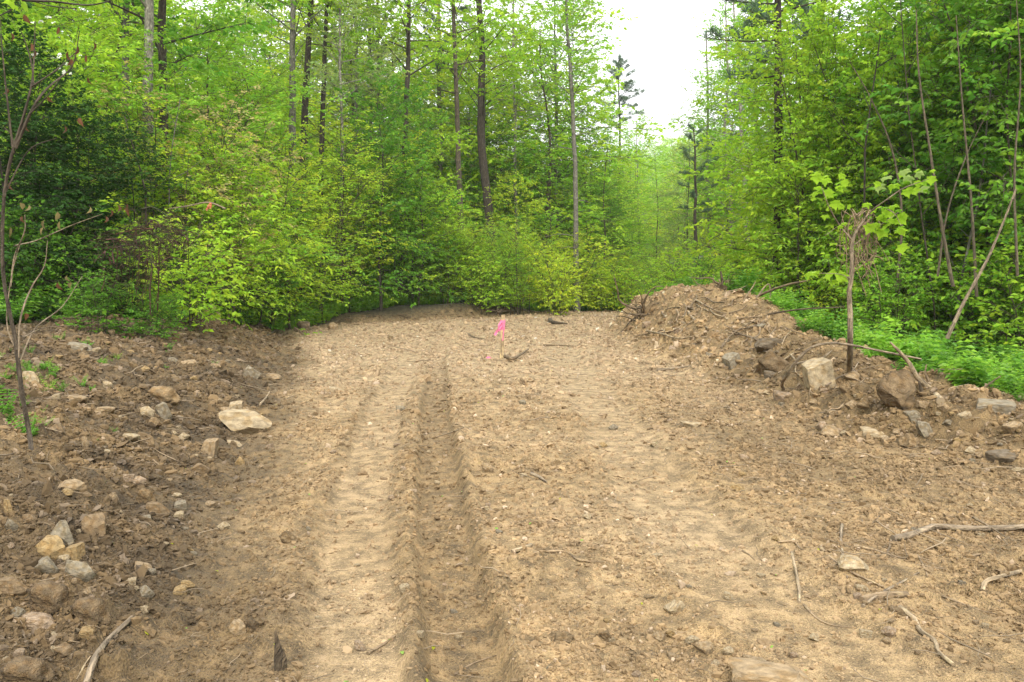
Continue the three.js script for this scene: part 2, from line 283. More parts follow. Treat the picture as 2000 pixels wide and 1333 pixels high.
function stemPath(rng, H, lean, wob, n = 9) { const a = rng() * 6.28, pts = []; for (let k = 0; k <= n; k++) { const t = k / n; pts.push(V(cos(a) * lean * t * t + wob * noise(t * 3.1, 1.3, floor(rng() * 1e4) * 0 + floor(a * 1000)), H * t, sin(a) * lean * t * t + wob * noise(t * 3.1, 7.7, floor(a * 1000)))); } return pts; }

// prototypes of the understory: each is trunk + branches + crown
function makeUnderstory(seed, o) {
  const rng = rngOf(seed), g = new THREE.Group(), trunk = new MB(), wood = new MB(), leaves = new MB(), stems = o.stems ?? 1;
  for (let s = 0; s < stems; s++) {
    const a = s / stems * 6.28 + rng(), off = stems > 1 ? 0.12 + 0.25 * rng() : 0, lean = stems > 1 ? o.H * (0.16 + 0.2 * rng()) : o.H * 0.06 * rng(), H = o.H * (s ? 0.75 + 0.3 * rng() : 1), wob = 0.04 * H;
    const ax = (t) => [cos(a) * (off + lean * t * t) + wob * noise(t * 3, 1.5, seed + s), sin(a) * (off + lean * t * t) + wob * noise(t * 3, 8.5, seed + s)];
    const pts = []; for (let k = 0; k <= 10; k++) { const t = k / 10, [x, z] = ax(t); pts.push(V(x, t * H * 0.98 - (k ? 0 : 0.3), z)); }
    const r = o.r * (s ? 0.8 : 1);
    trunk.tube(pts, (u) => lerp(r * (u < 0.05 ? 1.25 : 1), 0.006, pow(u, 0.9)), 7, [1, 1, 1], 0.12, seed + s);
    growCrown(seed * 7 + s, { ...o, H, y0: o.y0 * H / o.H, limbs: Math.round(o.limbs / (stems > 1 ? stems * 0.75 : 1)), trunkR: r, axis: ax, wood, leaves });
  }
  part('trunk', trunk.build(), BARK[o.bark ?? 'brown'], g);
  part('branches', wood.build(), BARK[o.bark ?? 'brown'], g);
  part('crown', leaves.build(), LEAF[o.tone ?? 'mid'], g);
  g.userData.H = o.H; g.userData.tris = leaves.i.length / 3 + wood.i.length / 3;
  return g;
}
const dome = (R) => (t) => R * sqrt(max(0.05, 1 - pow(abs(t * 1.15 - 0.35) / 0.95, 2)));
const cone = (R) => (t) => R * (1 - pow(t, 1.7) * 0.82) + 0.15;
const PROTO = {
  layered: [11, 12, 13].map((s) => makeUnderstory(s, { H: 6.5, y0: 1.5, r: 0.06, radius: dome(2.3), limbs: 40, leaf: 0.1, elev: [0.05, 0.8], sub: 3.8, per: 7, droop: 0.14, flat: 0.5 })),
  dense: [21, 22].map((s) => makeUnderstory(s, { H: 7.5, y0: 1.0, r: 0.07, radius: dome(2.3), limbs: 50, leaf: 0.12, elev: [0.0, 0.9], sub: 3.6, per: 7, droop: 0.18, flat: 0.75, bark: 'dark' })),
  fine: [31, 32, 33].map((s) => makeUnderstory(s, { H: 4.6, y0: 0.7, r: 0.03, stems: 4, radius: dome(1.35), limbs: 72, leaf: 0.075, elev: [0.35, 0.95], sub: 4, twig: 0.19, per: 6, droop: 0.22, flat: 0.8, wide: 0.42, bark: 'twig' })),
  feathery: [41, 42].map((s) => makeUnderstory(s, { H: 8.5, y0: 1.4, r: 0.055, radius: cone(2.2), limbs: 60, leaf: 0.085, elev: [0.1, 0.6], sub: 3.6, twig: 0.2, per: 6, droop: 0.2, flat: 0.45 })),
  shrub: [51, 52, 53].map((s) => makeUnderstory(s, { H: 1.9, y0: 0.15, r: 0.014, stems: 5, radius: dome(0.75), limbs: 50, leaf: 0.085, elev: [0.3, 0.9], sub: 5, twig: 0.17, per: 5, droop: 0.15, flat: 0.8, bark: 'twig' })),
  broad: [58, 59].map((s) => makeUnderstory(s, { H: 3.6, y0: 0.5, r: 0.025, stems: 2, radius: dome(1.3), limbs: 44, leaf: 0.115, elev: [0.2, 1.0], sub: 3.6, twig: 0.26, per: 5, droop: 0.2, flat: 0.6, wide: 0.5, detail: 1, bark: 'twig', wild: 1.2 })),
  near: [61, 62].map((s) => makeUnderstory(s, { H: 7.2, y0: 1.5, r: 0.055, stems: 3, radius: dome(2.2), limbs: 96, leaf: 0.098, elev: [0.1, 0.9], sub: 4.0, twig: 0.22, per: 7, droop: 0.2, flat: 0.95, detail: 1, twigs: true, wild: 1.5 })),
};
// crowns of the tall trees (limbs and leaves only; every tall trunk is shaped singly)
const CROWN = {
  open: [71, 72].map((s) => growCrown(s, { H: 11, y0: 0, radius: dome(3.0), limbs: 36, leaf: 0.14, elev: [0.45, 1.15], sub: 3.4, twig: 0.28, per: 7, wild: 1.0, bare: 0.4, droop: 0.06, trunkR: 0.16, flat: 0.9, fine: true })),
  spring: [81, 82].map((s) => growCrown(s, { H: 12, y0: 0, radius: dome(2.4), limbs: 62, leaf: 0.115, elev: [0.5, 1.15], sub: 3.4, twig: 0.26, per: 6, wild: 0.9, bare: 0.3, droop: 0.02, trunkR: 0.12, flat: 1.2, fine: true })),
};
for (const k in CROWN) CROWN[k] = CROWN[k].map((c) => ({ wood: c.wood.build(), leaves: c.leaves.build() }));
function pineCrown(seed, H, R, limbs, tuft = 0.2) {
  const rng = rngOf(seed), wood = new MB(), nd = new MB();
  for (let i = 0; i < limbs; i++) {
    const t = i / limbs, y = H * t, az = i * 2.4 + rng(), len = R * (1 - 0.8 * t * t) * (0.4 + 0.3 * sin(t * 3.1)) * 1.3 * (0.6 + 0.6 * rng()) + 0.3, el = lerp(-0.1, 0.6, t) + (rng() - 0.5) * 0.3, d = V(cos(az) * cos(el), sin(el), sin(az) * cos(el));
    const pts = [0, 0.35, 0.7, 1].map((u) => V(0, y, 0).addScaledVector(d, len * u).add(V(0, 0.12 * len * u * u, 0)));
    wood.tube(pts, [0.03, 0.022, 0.014, 0.006], 4);
    const m = Math.round(3 + len * 4.5);
    for (let k = 0; k < m; k++) {
      const u = 0.35 + 0.65 * (k + rng()) / m, b = pts[0].clone().lerp(pts[3], u).add(V((rng() - 0.5) * 0.5, (rng() - 0.2) * 0.35, (rng() - 0.5) * 0.5).multiplyScalar(len * 0.32)), tone = tint(rng, 0.25);
      wood.tube([pts[0].clone().lerp(pts[3], u * 0.92), b], [0.01, 0.005], 3);
      for (let j = 0; j < 34; j++) { const a = rng() * 6.28, e = rng() * 2.2 - 0.7, nd2 = V(cos(a) * cos(e), sin(e), sin(a) * cos(e)), nn = V(rng() - 0.5, rng() - 0.5, rng() - 0.5).cross(nd2).normalize(); nd.leaf(b, nd2, nn, tuft * (0.7 + 0.6 * rng()), 0.02, tone); }
    }
  }
  return { wood: wood.build(), leaves: nd.build() };
}
const PINE = [pineCrown(91, 6.5, 2.2, 40, 0.28), pineCrown(92, 12, 2.9, 60, 0.24), pineCrown(93, 6.5, 2.1, 20, 0.22)];

function plant(proto, pos, o) {
  const g = proto.clone(); g.userData = {};
  g.position.copy(pos).y -= 0.05; g.rotation.y = o.turn; const s = o.H / proto.userData.H, w = s * (o.wide ?? 1); g.scale.set(w, s, w);
  for (const m of g.children) { if (m.name === 'crown' && o.tone) m.material = LEAF[o.tone]; if (m.name !== 'crown' && o.bark) m.material = BARK[o.bark]; }
  return addThing(g, o.name, o.label, o.category ?? 'tree', o.group);
}
const tt = rngOf(500);
function tallTree(o) {                                            // o.foot [px, d], o.head [px, py] at the same depth
  const base = o.at ?? standing(o.foot[0], o.foot[1]), d = -base.z, g = new THREE.Group(), h = at(o.head[0], o.head[1], d), lean = (h.x - base.x) / (h.y - base.y), H = o.H, seed = floor(tt() * 1e5), tr = new MB(), pts = [];
  for (let k = 0; k <= 22; k++) { const t = k / 22, y = H * t; pts.push(V(lean * y + (o.wob ?? 0.12) * (noise(t * 4.3, 0.5, seed) + 0.3 * noise(t * 15, 0.5, seed)), y - (k ? 0 : 0.5), (o.wob ?? 0.12) * noise(t * 4.3, 5.5, seed))); }
  tr.tube(pts, (u) => o.r * (lerp(1, 0.25, pow(u, 1.2)) + 0.5 * exp(-u * H / 0.5)), 10, [1, 1, 1], 0.1, seed);
  g.position.copy(base);
  part('trunk', tr.build(), BARK[o.bark], g);
  if (o.snags) { const r = rngOf(seed); for (const [y, len, az] of o.snags) { const u = y / H, p = V(lean * y, y, 0), dd = V(cos(az), -0.05 + 0.2 * r(), sin(az)), sn = new MB(); sn.tube([p, p.clone().addScaledVector(dd, len * 0.5).add(V(0, 0.05, 0)), p.clone().addScaledVector(dd, len).add(V(0, -0.1 * len, 0))], [0.03, 0.018, 0.006], 5); part('dead_branch', sn.build(), BARK[o.bark], g); } }
  const c = o.crown ? (o.crown[0] === 'pine' ? PINE[o.crown[1]] : CROWN[o.crown[0]][o.crown[1]]) : null;
  if (c) {
    const y = o.crownAt ?? H * 0.5, hc = { open: 11, spring: 12, pine: o.crown[1] === 1 ? 12 : 6.5 }[o.crown[0]], s = (H - y) / hc, turn = tt() * 6.28;
    for (const [n, geo, m] of [['branches', c.wood, BARK[o.bark]], ['crown', c.leaves, LEAF[o.tone ?? 'mid']]]) { const q = part(n, geo, m, g); q.position.set(lean * y, y, 0); q.scale.set(s * (o.spread ?? 1), s, s * (o.spread ?? 1)); q.rotation.set(0, turn, -Math.atan(lean)); }
  }
  return addThing(g, o.name ?? 'tall_tree', o.label, 'tree', o.group);
}

const wallDepth = curve([[-100, 10.8], [0, 11.8], [150, 14], [350, 17.4], [450, 21], [560, 26], [700, 30.6], [850, 34.5], [1000, 37.6], [1130, 39.5], [1260, 40], [1500, 26], [1560, 20.5], [1650, 16], [1800, 14], [2000, 13], [2150, 12]]);
// ------------------------------------------------------------------ the woods: trees one can name
const T = (foot, head, r, H, bark, crown, crownAt, tone, label, more = {}) => tallTree({ foot, head, r, H, bark, crown, crownAt, tone, label, ...more });
T([295, 19.2], [288, 0], 0.135, 19, 'pale', ['open', 0], 6.8, 'mid', 'thick pale grey trunk rising from the shrubs at upper left');
T([318, 20.2], [316, 0], 0.13, 17, 'dark', ['open', 1], 5.9, 'deep', 'dark ivy-grown trunk directly beside the thick pale trunk');
T([240, 22], [246, 0], 0.12, 18, 'grey', ['open', 1], 6.8, 'mid', 'grey trunk half hidden in leaves left of the thick pale trunk');
T([570, 30], [572, 0], 0.16, 19, 'grey', ['open', 0], 9, 'bright', 'mottled grey trunk, leftmost of the three at the hilltop gap');
T([577, 31], [607, 0], 0.17, 19, 'dark', ['open', 1], 10, 'bright', 'dark trunk leaning right against the hilltop sky gap');
T([610, 31.5], [640, 0], 0.13, 18, 'dark', ['open', 0], 10, 'bright', 'slimmer dark leaning trunk right of the other leaning trunk');
T([669, 30.5], [664, 0], 0.075, 17, 'pale', ['spring', 0], 7.4, 'pale', 'very thin pale trunk standing alone above the left thicket');
T([697, 40], [694, 0], 0.13, 20, 'grey', ['spring', 1], 8.1, 'pale', 'grey trunk just right of the very thin pale one');
T([722, 42], [722, 0], 0.14, 21, 'grey', ['open', 1], 8.7, 'bright', 'left trunk of a close grey pair');
T([741, 43], [738, 0], 0.13, 21, 'grey', ['spring', 0], 8.7, 'pale', 'right trunk of a close grey pair');
T([777, 33], [799, 0], 0.14, 19, 'dark', ['open', 0], 9, 'bright', 'dark bare trunk bending right above the dark green thicket');
T([862, 44], [857, 0], 0.16, 22, 'grey', ['pine', 1], 12, 'needle', 'straight grey pine trunk with bluish needles behind the dark trunks', { name: 'pine_tree' });
T([905, 36], [884, 0], 0.14, 20, 'brown', ['open', 1], 9.2, 'bright', 'slender brown trunk left of the big dark trunk');
T([964, 38.5], [928, 0], 0.25, 20, 'dark', ['open', 0], 8.4, 'bright', 'big dark rugged trunk near the middle of the woods', { wob: 0.35, spread: 0.85 });
T([919, 45], [916, 150], 0.085, 15, 'pale', ['spring', 1], 5.6, 'bright', 'thin pale trunk seen between the brown and big dark trunks');
T([1010, 42], [1002, 50], 0.115, 18, 'pale', ['open', 1], 8.5, 'bright', 'smooth pale trunk right of the big dark trunk', { spread: 0.8 });
T([1131, 37.6], [1108, 0], 0.135, 19, 'grey', ['spring', 0], 9.6, 'mid', 'tall bare grey trunk standing at the edge of the clearing', { wob: 0.2, spread: 1.1, snags: [[3.6, 1.6, 3.1], [5.2, 0.8, 0.4], [3.0, 0.9, 2.7], [7.6, 1.4, 3.4], [8.2, 1.3, 0.2]] });
T([1090, 46], [1083, 0], 0.115, 20, 'grey', ['spring', 1], 6.8, 'mid', 'pale-leaved tree just left behind the tall bare grey trunk', { spread: 1.2 });
T([1212, 62], [1209, 200], 0.15, 17.6, 'dark', ['pine', 0], 12.6, 'needle', 'lone pine with a tufted top against the white sky', { name: 'pine_tree', spread: 1.25 });
T([1250, 74], [1244, 250], 0.1, 14.5, 'grey', ['spring', 0], 3.7, 'mid', 'thin pale far tree right of the lone pine');
T([1226, 80], [1228, 260], 0.1, 14, 'grey', ['spring', 1], 3.5, 'mid', 'thin pale far tree behind the lone pine');
T([1364, 42], [1356, 280], 0.12, 9.2, 'dark', ['pine', 2], 4.8, 'needle', 'small dark pine with drooping side boughs right of the sky gap', { name: 'pine_tree', spread: 1.15 });
T([1390, 46], [1380, 100], 0.13, 15, 'pale', ['spring', 0], 3.5, 'mid', 'pale feathery tree, nearest the sky gap on the right', { spread: 1.0 });
T([1425, 44], [1418, 50], 0.12, 17, 'pale', ['spring', 1], 3.5, 'mid', 'taller pale feathery tree with two bent white limbs', { spread: 0.95, wob: 0.4 });
T([1465, 40], [1440, 120], 0.13, 16, 'pale', ['spring', 0], 3.7, 'mid', 'pale feathery tree half behind the tall dark pine', { spread: 1.0 });
T([1521, 20.5], [1517, 0], 0.125, 17, 'dark', ['pine', 1], 6.5, 'needle', 'tall dark pine trunk at the end of the dirt mound', { name: 'pine_tree', spread: 1.0, wob: 0.08 });
T([1590, 25], [1572, 0], 0.19, 15, 'dark', ['open', 1], 5.7, 'mid', 'left stem of the dark forked trunk at the upper right', { wob: 0.1 });
T([1592, 25.2], [1606, 0], 0.16, 15, 'dark', ['open', 0], 5.9, 'mid', 'right stem of the dark forked trunk at the upper right', { wob: 0.1 });
T([1480, 52], [1476, 60], 0.14, 19, 'grey', ['pine', 1], 8, 'needle', 'grey-green pine filling the top behind the feathery trees', { name: 'pine_tree', spread: 1.1 });

const U = (kind, i, px, d, H, tone, label, o = {}) => plant(PROTO[kind][i], standing(px, d), { H, tone, label, turn: px * 0.37 + d, name: o.name ?? (kind === 'shrub' || kind === 'fine' ? 'shrub' : 'understory_tree'), category: kind === 'shrub' || kind === 'fine' ? 'shrub' : 'tree', ...o });
// left wall
U('dense', 0, -30, 14.5, 5.6, 'evergreen', 'dark evergreen thicket tree in the shaded left corner', { wide: 0.9 });
U('dense', 1, 90, 14.2, 4.2, 'evergreen', 'dark evergreen tree behind the foreground sapling', { wide: 1.0 });
U('dense', 0, 185, 15.5, 4.0, 'evergreen', 'dark evergreen tree beside the dead brown vines', { wide: 0.85 });
U('dense', 1, 0, 12.9, 3.6, 'evergreen', 'dark evergreen bush low at the far left behind the sapling', { wide: 1.1 });
U('dense', 0, 130, 14.6, 3.4, 'evergreen', 'dark evergreen bush left of the dead brown vines', { wide: 1.15 });
U('dense', 1, 265, 16.4, 3.6, 'evergreen', 'dark evergreen bush hidden behind the dead brown vines', { wide: 1.0 });
U('layered', 0, 40, 18.5, 8.0, 'bright', 'bright green leafy tree at upper left behind the dogwood', {});
U('layered', 1, 165, 18, 6.0, 'bright', 'leafy tree with drooping compound sprays left of the thick pale trunk', {});
U('layered', 2, 330, 18.6, 5.8, 'mid', 'green leafy tree over the dead brown vines', { wide: 0.9 });
U('fine', 0, 385, 19.5, 5.2, 'blush', 'shrub with pinkish budding tips in the left thicket', {});
U('fine', 1, 300, 18.4, 4.6, 'lime', 'yellow-green twiggy shrub below the thick pale trunk', {});
U('layered', 0, 455, 19.5, 4.2, 'bright', 'bright leafy bush overhanging the left end of the clearing', { wide: 0.95 });
U('fine', 2, 520, 24, 5.6, 'lime', 'arching yellow-green shrub beside the overhanging bush', {});
U('layered', 1, 560, 24.5, 4.4, 'bright', 'low spreading tree behind the tan boulders', { wide: 1.0 });
U('fine', 0, 610, 27.5, 6.4, 'bright', 'tall arching shrub left of the dark green thicket', {});
U('fine', 1, 665, 29.5, 6.6, 'lime', 'yellow-green arching shrub beside the dark green thicket', {});
U('dense', 0, 745, 30.5, 8.0, 'deep', 'dense dark green tree at the bend of the bank', { wide: 0.85 });
U('dense', 1, 800, 33, 8.2, 'deep', 'dense dark green tree right of the other dense one', { wide: 0.8 });
U('layered', 2, 860, 36, 5.0, 'bright', 'leafy tree at the foot of the brown trunk', {});
U('layered', 0, 1012, 38, 5.8, 'lime', 'bright yellow-green tree right of the big dark trunk base', { wide: 0.8 });
U('fine', 2, 925, 36.5, 3.6, 'lime', 'yellowish shrub in front of the big dark trunk', {});
U('layered', 1, 1075, 41, 8.0, 'mid', 'green tree between the pale trunk and the bare grey trunk', {});
U('feathery', 0, 1175, 44, 10.0, 'bright', 'feathery light tree right of the tall bare grey trunk', {});
U('feathery', 1, 1150, 52, 12.5, 'mid', 'taller feathery tree behind the bare grey trunk', {});
U('feathery', 0, 1285, 50, 9.6, 'mid', 'cone-shaped green tree below the sky gap', { wide: 0.9 });
U('feathery', 1, 1235, 56, 9.5, 'lime', 'pale lime tree at the foot of the lone pine', {});
U('feathery', 1, 1340, 60, 10, 'lime', 'bright lime tree behind the small dark pine', {});
U('feathery', 0, 1420, 44, 7.2, 'lime', 'lime tree behind the dirt mound', {});
U('feathery', 1, 1475, 36, 6.0, 'bright', 'light green tree left of the tall dark pine trunk', {});
U('feathery', 0, 1345, 47, 12.2, 'pale', 'narrow pale green tree bordering the sky gap on its right', { wide: 0.6 });
U('feathery', 1, 1385, 49, 13.5, 'pale', 'tall narrow pale green tree right of the sky gap', { wide: 0.62 });
U('feathery', 0, 1422, 47, 14.5, 'mid', 'tallest narrow green tree right of the sky gap', { wide: 0.62 });
U('feathery', 1, 1462, 45, 14.0, 'pale', 'narrow pale tree crowding the tall dark pine', { wide: 0.66 });
U('feathery', 1, 1138, 50, 14.2, 'mid', 'tall feathery tree left of the sky gap', { wide: 0.75 });
U('feathery', 0, 1186, 53, 12.3, 'bright', 'feathery tree stepping down to the sky gap', { wide: 0.8 });
U('feathery', 1, 1238, 59, 11.0, 'mid', 'lowest feathery tree below the lone pine', { wide: 0.8 });
// right wall
U('near', 0, 1600, 19.5, 7.2, 'bright', 'rounded bright green tree hanging over the dirt mound', { wide: 0.95, bark: 'brown' });
U('near', 1, 1710, 18, 7.0, 'bright', 'bright leafy tree with bent stems right of the rounded one', { wide: 0.95, bark: 'brown' });
U('near', 0, 1835, 17.5, 8.2, 'mid', 'multi-stemmed green tree in the right thicket', { bark: 'grey', wide: 0.85 });
U('near', 1, 1960, 15.5, 8.0, 'deep', 'dark green tree at the upper right corner', { bark: 'brown' });
U('near', 0, 2080, 14.5, 7.6, 'mid', 'green tree reaching in from the right edge', { bark: 'brown' });
U('layered', 2, 1592, 22, 4.0, 'mid', 'low green tree around the tall dark pine trunk', { wide: 0.9 });
U('fine', 0, 1760, 21.5, 5, 'deep', 'dark shrub deep in the right thicket behind the maple sapling', {});
for (const [i, px, d, H, tone, label] of [[0, 420, 18.3, 3.4, 'bright', 'broad-leaved young tree right of the orange flagging tape'], [1, 495, 21.4, 3.0, 'bright', 'broad-leaved bush drooping over the tan boulders'], [0, 790, 32.6, 4.2, 'mid', 'broad-leaved bush at the foot of the dark green trees'], [1, 1575, 18.6, 3.6, 'bright', 'broad-leaved bush at the right end of the dirt mound']]) U('broad', i, px, d, H, tone, label);
// repeats that nothing tells apart
const fr = rngOf(900);
const pick = (a) => a[floor(fr() * a.length)];
const fill = (n, pxa, pxb, da, db, kinds, Ha, Hb, tones, label, group, name) => { for (let k = 0; k < n; k++) { const px = lerp(pxa, pxb, (k + fr()) / n), d = da < 0 ? wallDepth(px) + db * fr() : lerp(da, db, fr()), kind = pick(kinds); plant(pick(PROTO[kind]), standing(px, d), { H: lerp(Ha, Hb, fr()), tone: pick(tones), label, group, turn: fr() * 6.28, name, category: name.includes('shrub') ? 'shrub' : 'tree', wide: 0.85 + 0.3 * fr() }); } };
fill(16, -120, 520, 22, 33, ['layered', 'dense', 'fine', 'layered'], 7, 9.5, ['mid', 'bright', 'deep', 'bright'], 'leafy tree in the thicket covering the left hillside', 'thicket trees on the left hillside', 'thicket_tree');
fill(14, -100, 500, 33, 46, ['layered', 'feathery', 'dense'], 9.5, 12.5, ['mid', 'bright', 'pale'], 'leafy tree high on the left hillside behind the thicket', 'trees high on the left hillside', 'hillside_tree');
fill(12, 540, 840, 33, 42, ['layered', 'fine', 'dense'], 5.2, 7, ['bright', 'mid', 'lime'], 'leafy tree between the trunks at the hilltop gap', 'trees below the hilltop gap', 'slope_tree');
fill(15, 840, 1130, 33.5, 38.5, ['fine', 'layered', 'shrub'], 2.2, 4.2, ['lime', 'bright', 'mid', 'lime'], 'leafy bush at the foot of the trunks behind the clearing', 'bushes at the foot of the trunks', 'edge_shrub');
fill(26, 480, 1080, 41, 58, ['layered', 'feathery', 'layered'], 13, 16.5, ['bright', 'mid', 'lime', 'pale'], 'tall leafy tree closing the gaps between the trunks', 'tall trees behind the trunks', 'woodland_tree');
fill(16, 780, 1200, 41, 56, ['layered', 'feathery', 'dense'], 6, 9.5, ['mid', 'bright', 'deep'], 'leafy tree in the wood behind the end of the clearing', 'trees behind the end of the clearing', 'woodland_tree');
fill(14, 1200, 1520, 58, 85, ['feathery', 'layered'], 7, 10, ['bright', 'mid', 'bright'], 'light green tree down the far valley', 'trees in the far valley', 'valley_tree');
fill(10, 1500, 2150, 23, 32, ['layered', 'dense', 'near'], 6.5, 9, ['mid', 'deep', 'bright'], 'leafy tree deep in the right-hand thicket', 'trees deep in the right thicket', 'thicket_tree');
fill(9, 1520, 2150, 34, 50, ['layered', 'feathery'], 8, 11, ['mid', 'pale', 'bright'], 'tree at the back of the right-hand woods', 'trees at the back on the right', 'backwood_tree');
fill(20, -60, 480, -1, 4, ['shrub'], 1.0, 2.2, ['deep', 'evergreen', 'deep'], 'leafy shrub at the foot of the shaded left thicket', 'shrubs along the left bank', 'bank_shrub');
fill(24, 440, 960, -1, 4, ['shrub'], 1.0, 2.4, ['mid', 'bright', 'deep'], 'leafy shrub along the back bank of the clearing', 'shrubs along the back bank', 'bank_shrub');
fill(14, 980, 1230, 38.5, 46, ['shrub', 'fine'], 1.4, 3.6, ['lime', 'bright', 'mid'], 'light shrub at the far edge of the clearing', 'shrubs at the far edge of the clearing', 'edge_shrub');
fill(12, 1230, 1540, 30, 46, ['shrub', 'fine'], 1.6, 3.6, ['bright', 'mid', 'lime'], 'light green shrub showing over the dirt mound', 'shrubs behind the dirt mound', 'mound_shrub');
fill(34, 1540, 2120, -1, 6, ['shrub'], 1.1, 2.7, ['bright', 'lime', 'mid'], 'leafy shrub under the right-hand trees', 'shrubs under the right trees', 'understory_shrub');
{ // slender stems inside the thickets
  const sr = rngOf(77), geo = [0, 1, 2, 3, 4, 5].map((s) => { const m = new MB(), pts = []; for (let k = 0; k <= 8; k++) { const t = k / 8; pts.push(V(0.25 * noise(t * 2.5, s * 3.3, 7) + 0.3 * (s % 3 - 1) * t * t, 6 * t - (k ? 0 : 0.3), 0.3 * noise(t * 2.5, s * 5.1, 9))); } m.tube(pts, (u) => lerp(0.035, 0.012, u), 6, [1, 1, 1], 0.1, s); for (let k = 0; k < 7; k++) { const p = pts[2 + k % 6], a = k * 2.1 + s; m.tube([p, p.clone().add(V(cos(a) * 0.5, 0.25, sin(a) * 0.5)), p.clone().add(V(cos(a) * 1.1, 0.7, sin(a) * 1.1))], [0.011, 0.008, 0.004], 4); } return m.build(); });
  const row = (n, pxa, pxb, da, db, Ha, Hb, mats, label, group) => { for (let k = 0; k < n; k++) { const m = new THREE.Mesh(pick(geo), BARK[pick(mats)]), px = lerp(pxa, pxb, (k + sr()) / n), p = standing(px, da < 0 ? wallDepth(px) + db * sr() : lerp(da, db, sr())), s = lerp(Ha, Hb, sr()) / 6; m.position.copy(p); m.rotation.set((sr() - 0.5) * 0.2, sr() * 6.28, (sr() - 0.5) * 0.3); m.scale.set(0.45 + sr() * 0.6, s, 0.45 + sr() * 0.6); addThing(m, 'slender_stem', label, 'stem', group); } };
  row(26, 300, 760, -1, 4, 2.5, 5, ['brown', 'grey', 'twig'], 'slender bare stem in the shade of the left thicket', 'bare stems in the left thicket');
  row(18, 1560, 2060, -1, 5, 4, 7.5, ['brown', 'twig', 'dark', 'grey'], 'slender stem among the right-hand trees', 'slender stems among the right trees');
  row(18, 1030, 1500, 42, 60, 4, 8, ['grey', 'pale', 'brown'], 'slender stem in the light wood beyond the clearing', 'slender stems beyond the clearing');
}
{ // the far wood on the slopes all round: one mass
  const fr2 = rngOf(4242), g = new THREE.Group(), spots = [[], [], []];
  for (let k = 0; k < 900; k++) { const a = (fr2() * 2 - 1) * 1.15, d = 75 + 170 * sqrt(fr2()), x = d * Math.tan(a * 0.9), h = height(x, -d, false); if (abs((x / d) * FPX + 1000 - 1270) < 40 && d < 95) continue; spots[floor(fr2() * 3)].push([x, h, -d, lerp(9, 14, fr2()), fr2() * 6.28]); }
  const behind = 160; for (let k = 0; k < behind; k++) { const a = lerp(0.4, 5.9, fr2()), d = lerp(32, 60, fr2()); const x = -sin(a) * d, z = -cos(a) * d; if (abs(x) < 9 || z < -12) continue; spots[floor(fr2() * 3)].push([x, height(x, z, false), z, lerp(8, 13, fr2()), fr2() * 6.28]); }
  const kinds = [['layered', 0, 'bright'], ['feathery', 0, 'pale'], ['layered', 1, 'mid']], m4 = new THREE.Matrix4();
  spots.forEach((list, n) => { const pr = PROTO[kinds[n][0]][kinds[n][1]]; for (const [cn, mt] of [['crown', LEAF[kinds[n][2]]], ['trunk', BARK.grey]]) { const src = pr.children.find((c) => c.name === cn), im = new THREE.InstancedMesh(src.geometry, mt, list.length); im.name = cn === 'crown' ? 'crowns' : 'trunks'; list.forEach(([x, y, z, H, r], i) => { const s = H / pr.userData.H; m4.makeRotationY(r).scale(V(s * 1.2, s, s * 1.2)).setPosition(x, y - 0.2, z); im.setMatrixAt(i, m4); }); im.userData.kind = 'stuff'; g.add(im); } });
  addThing(g, 'forest', 'far spring-green woods covering the slopes beyond the clearing', 'woods', null, 'stuff');
}
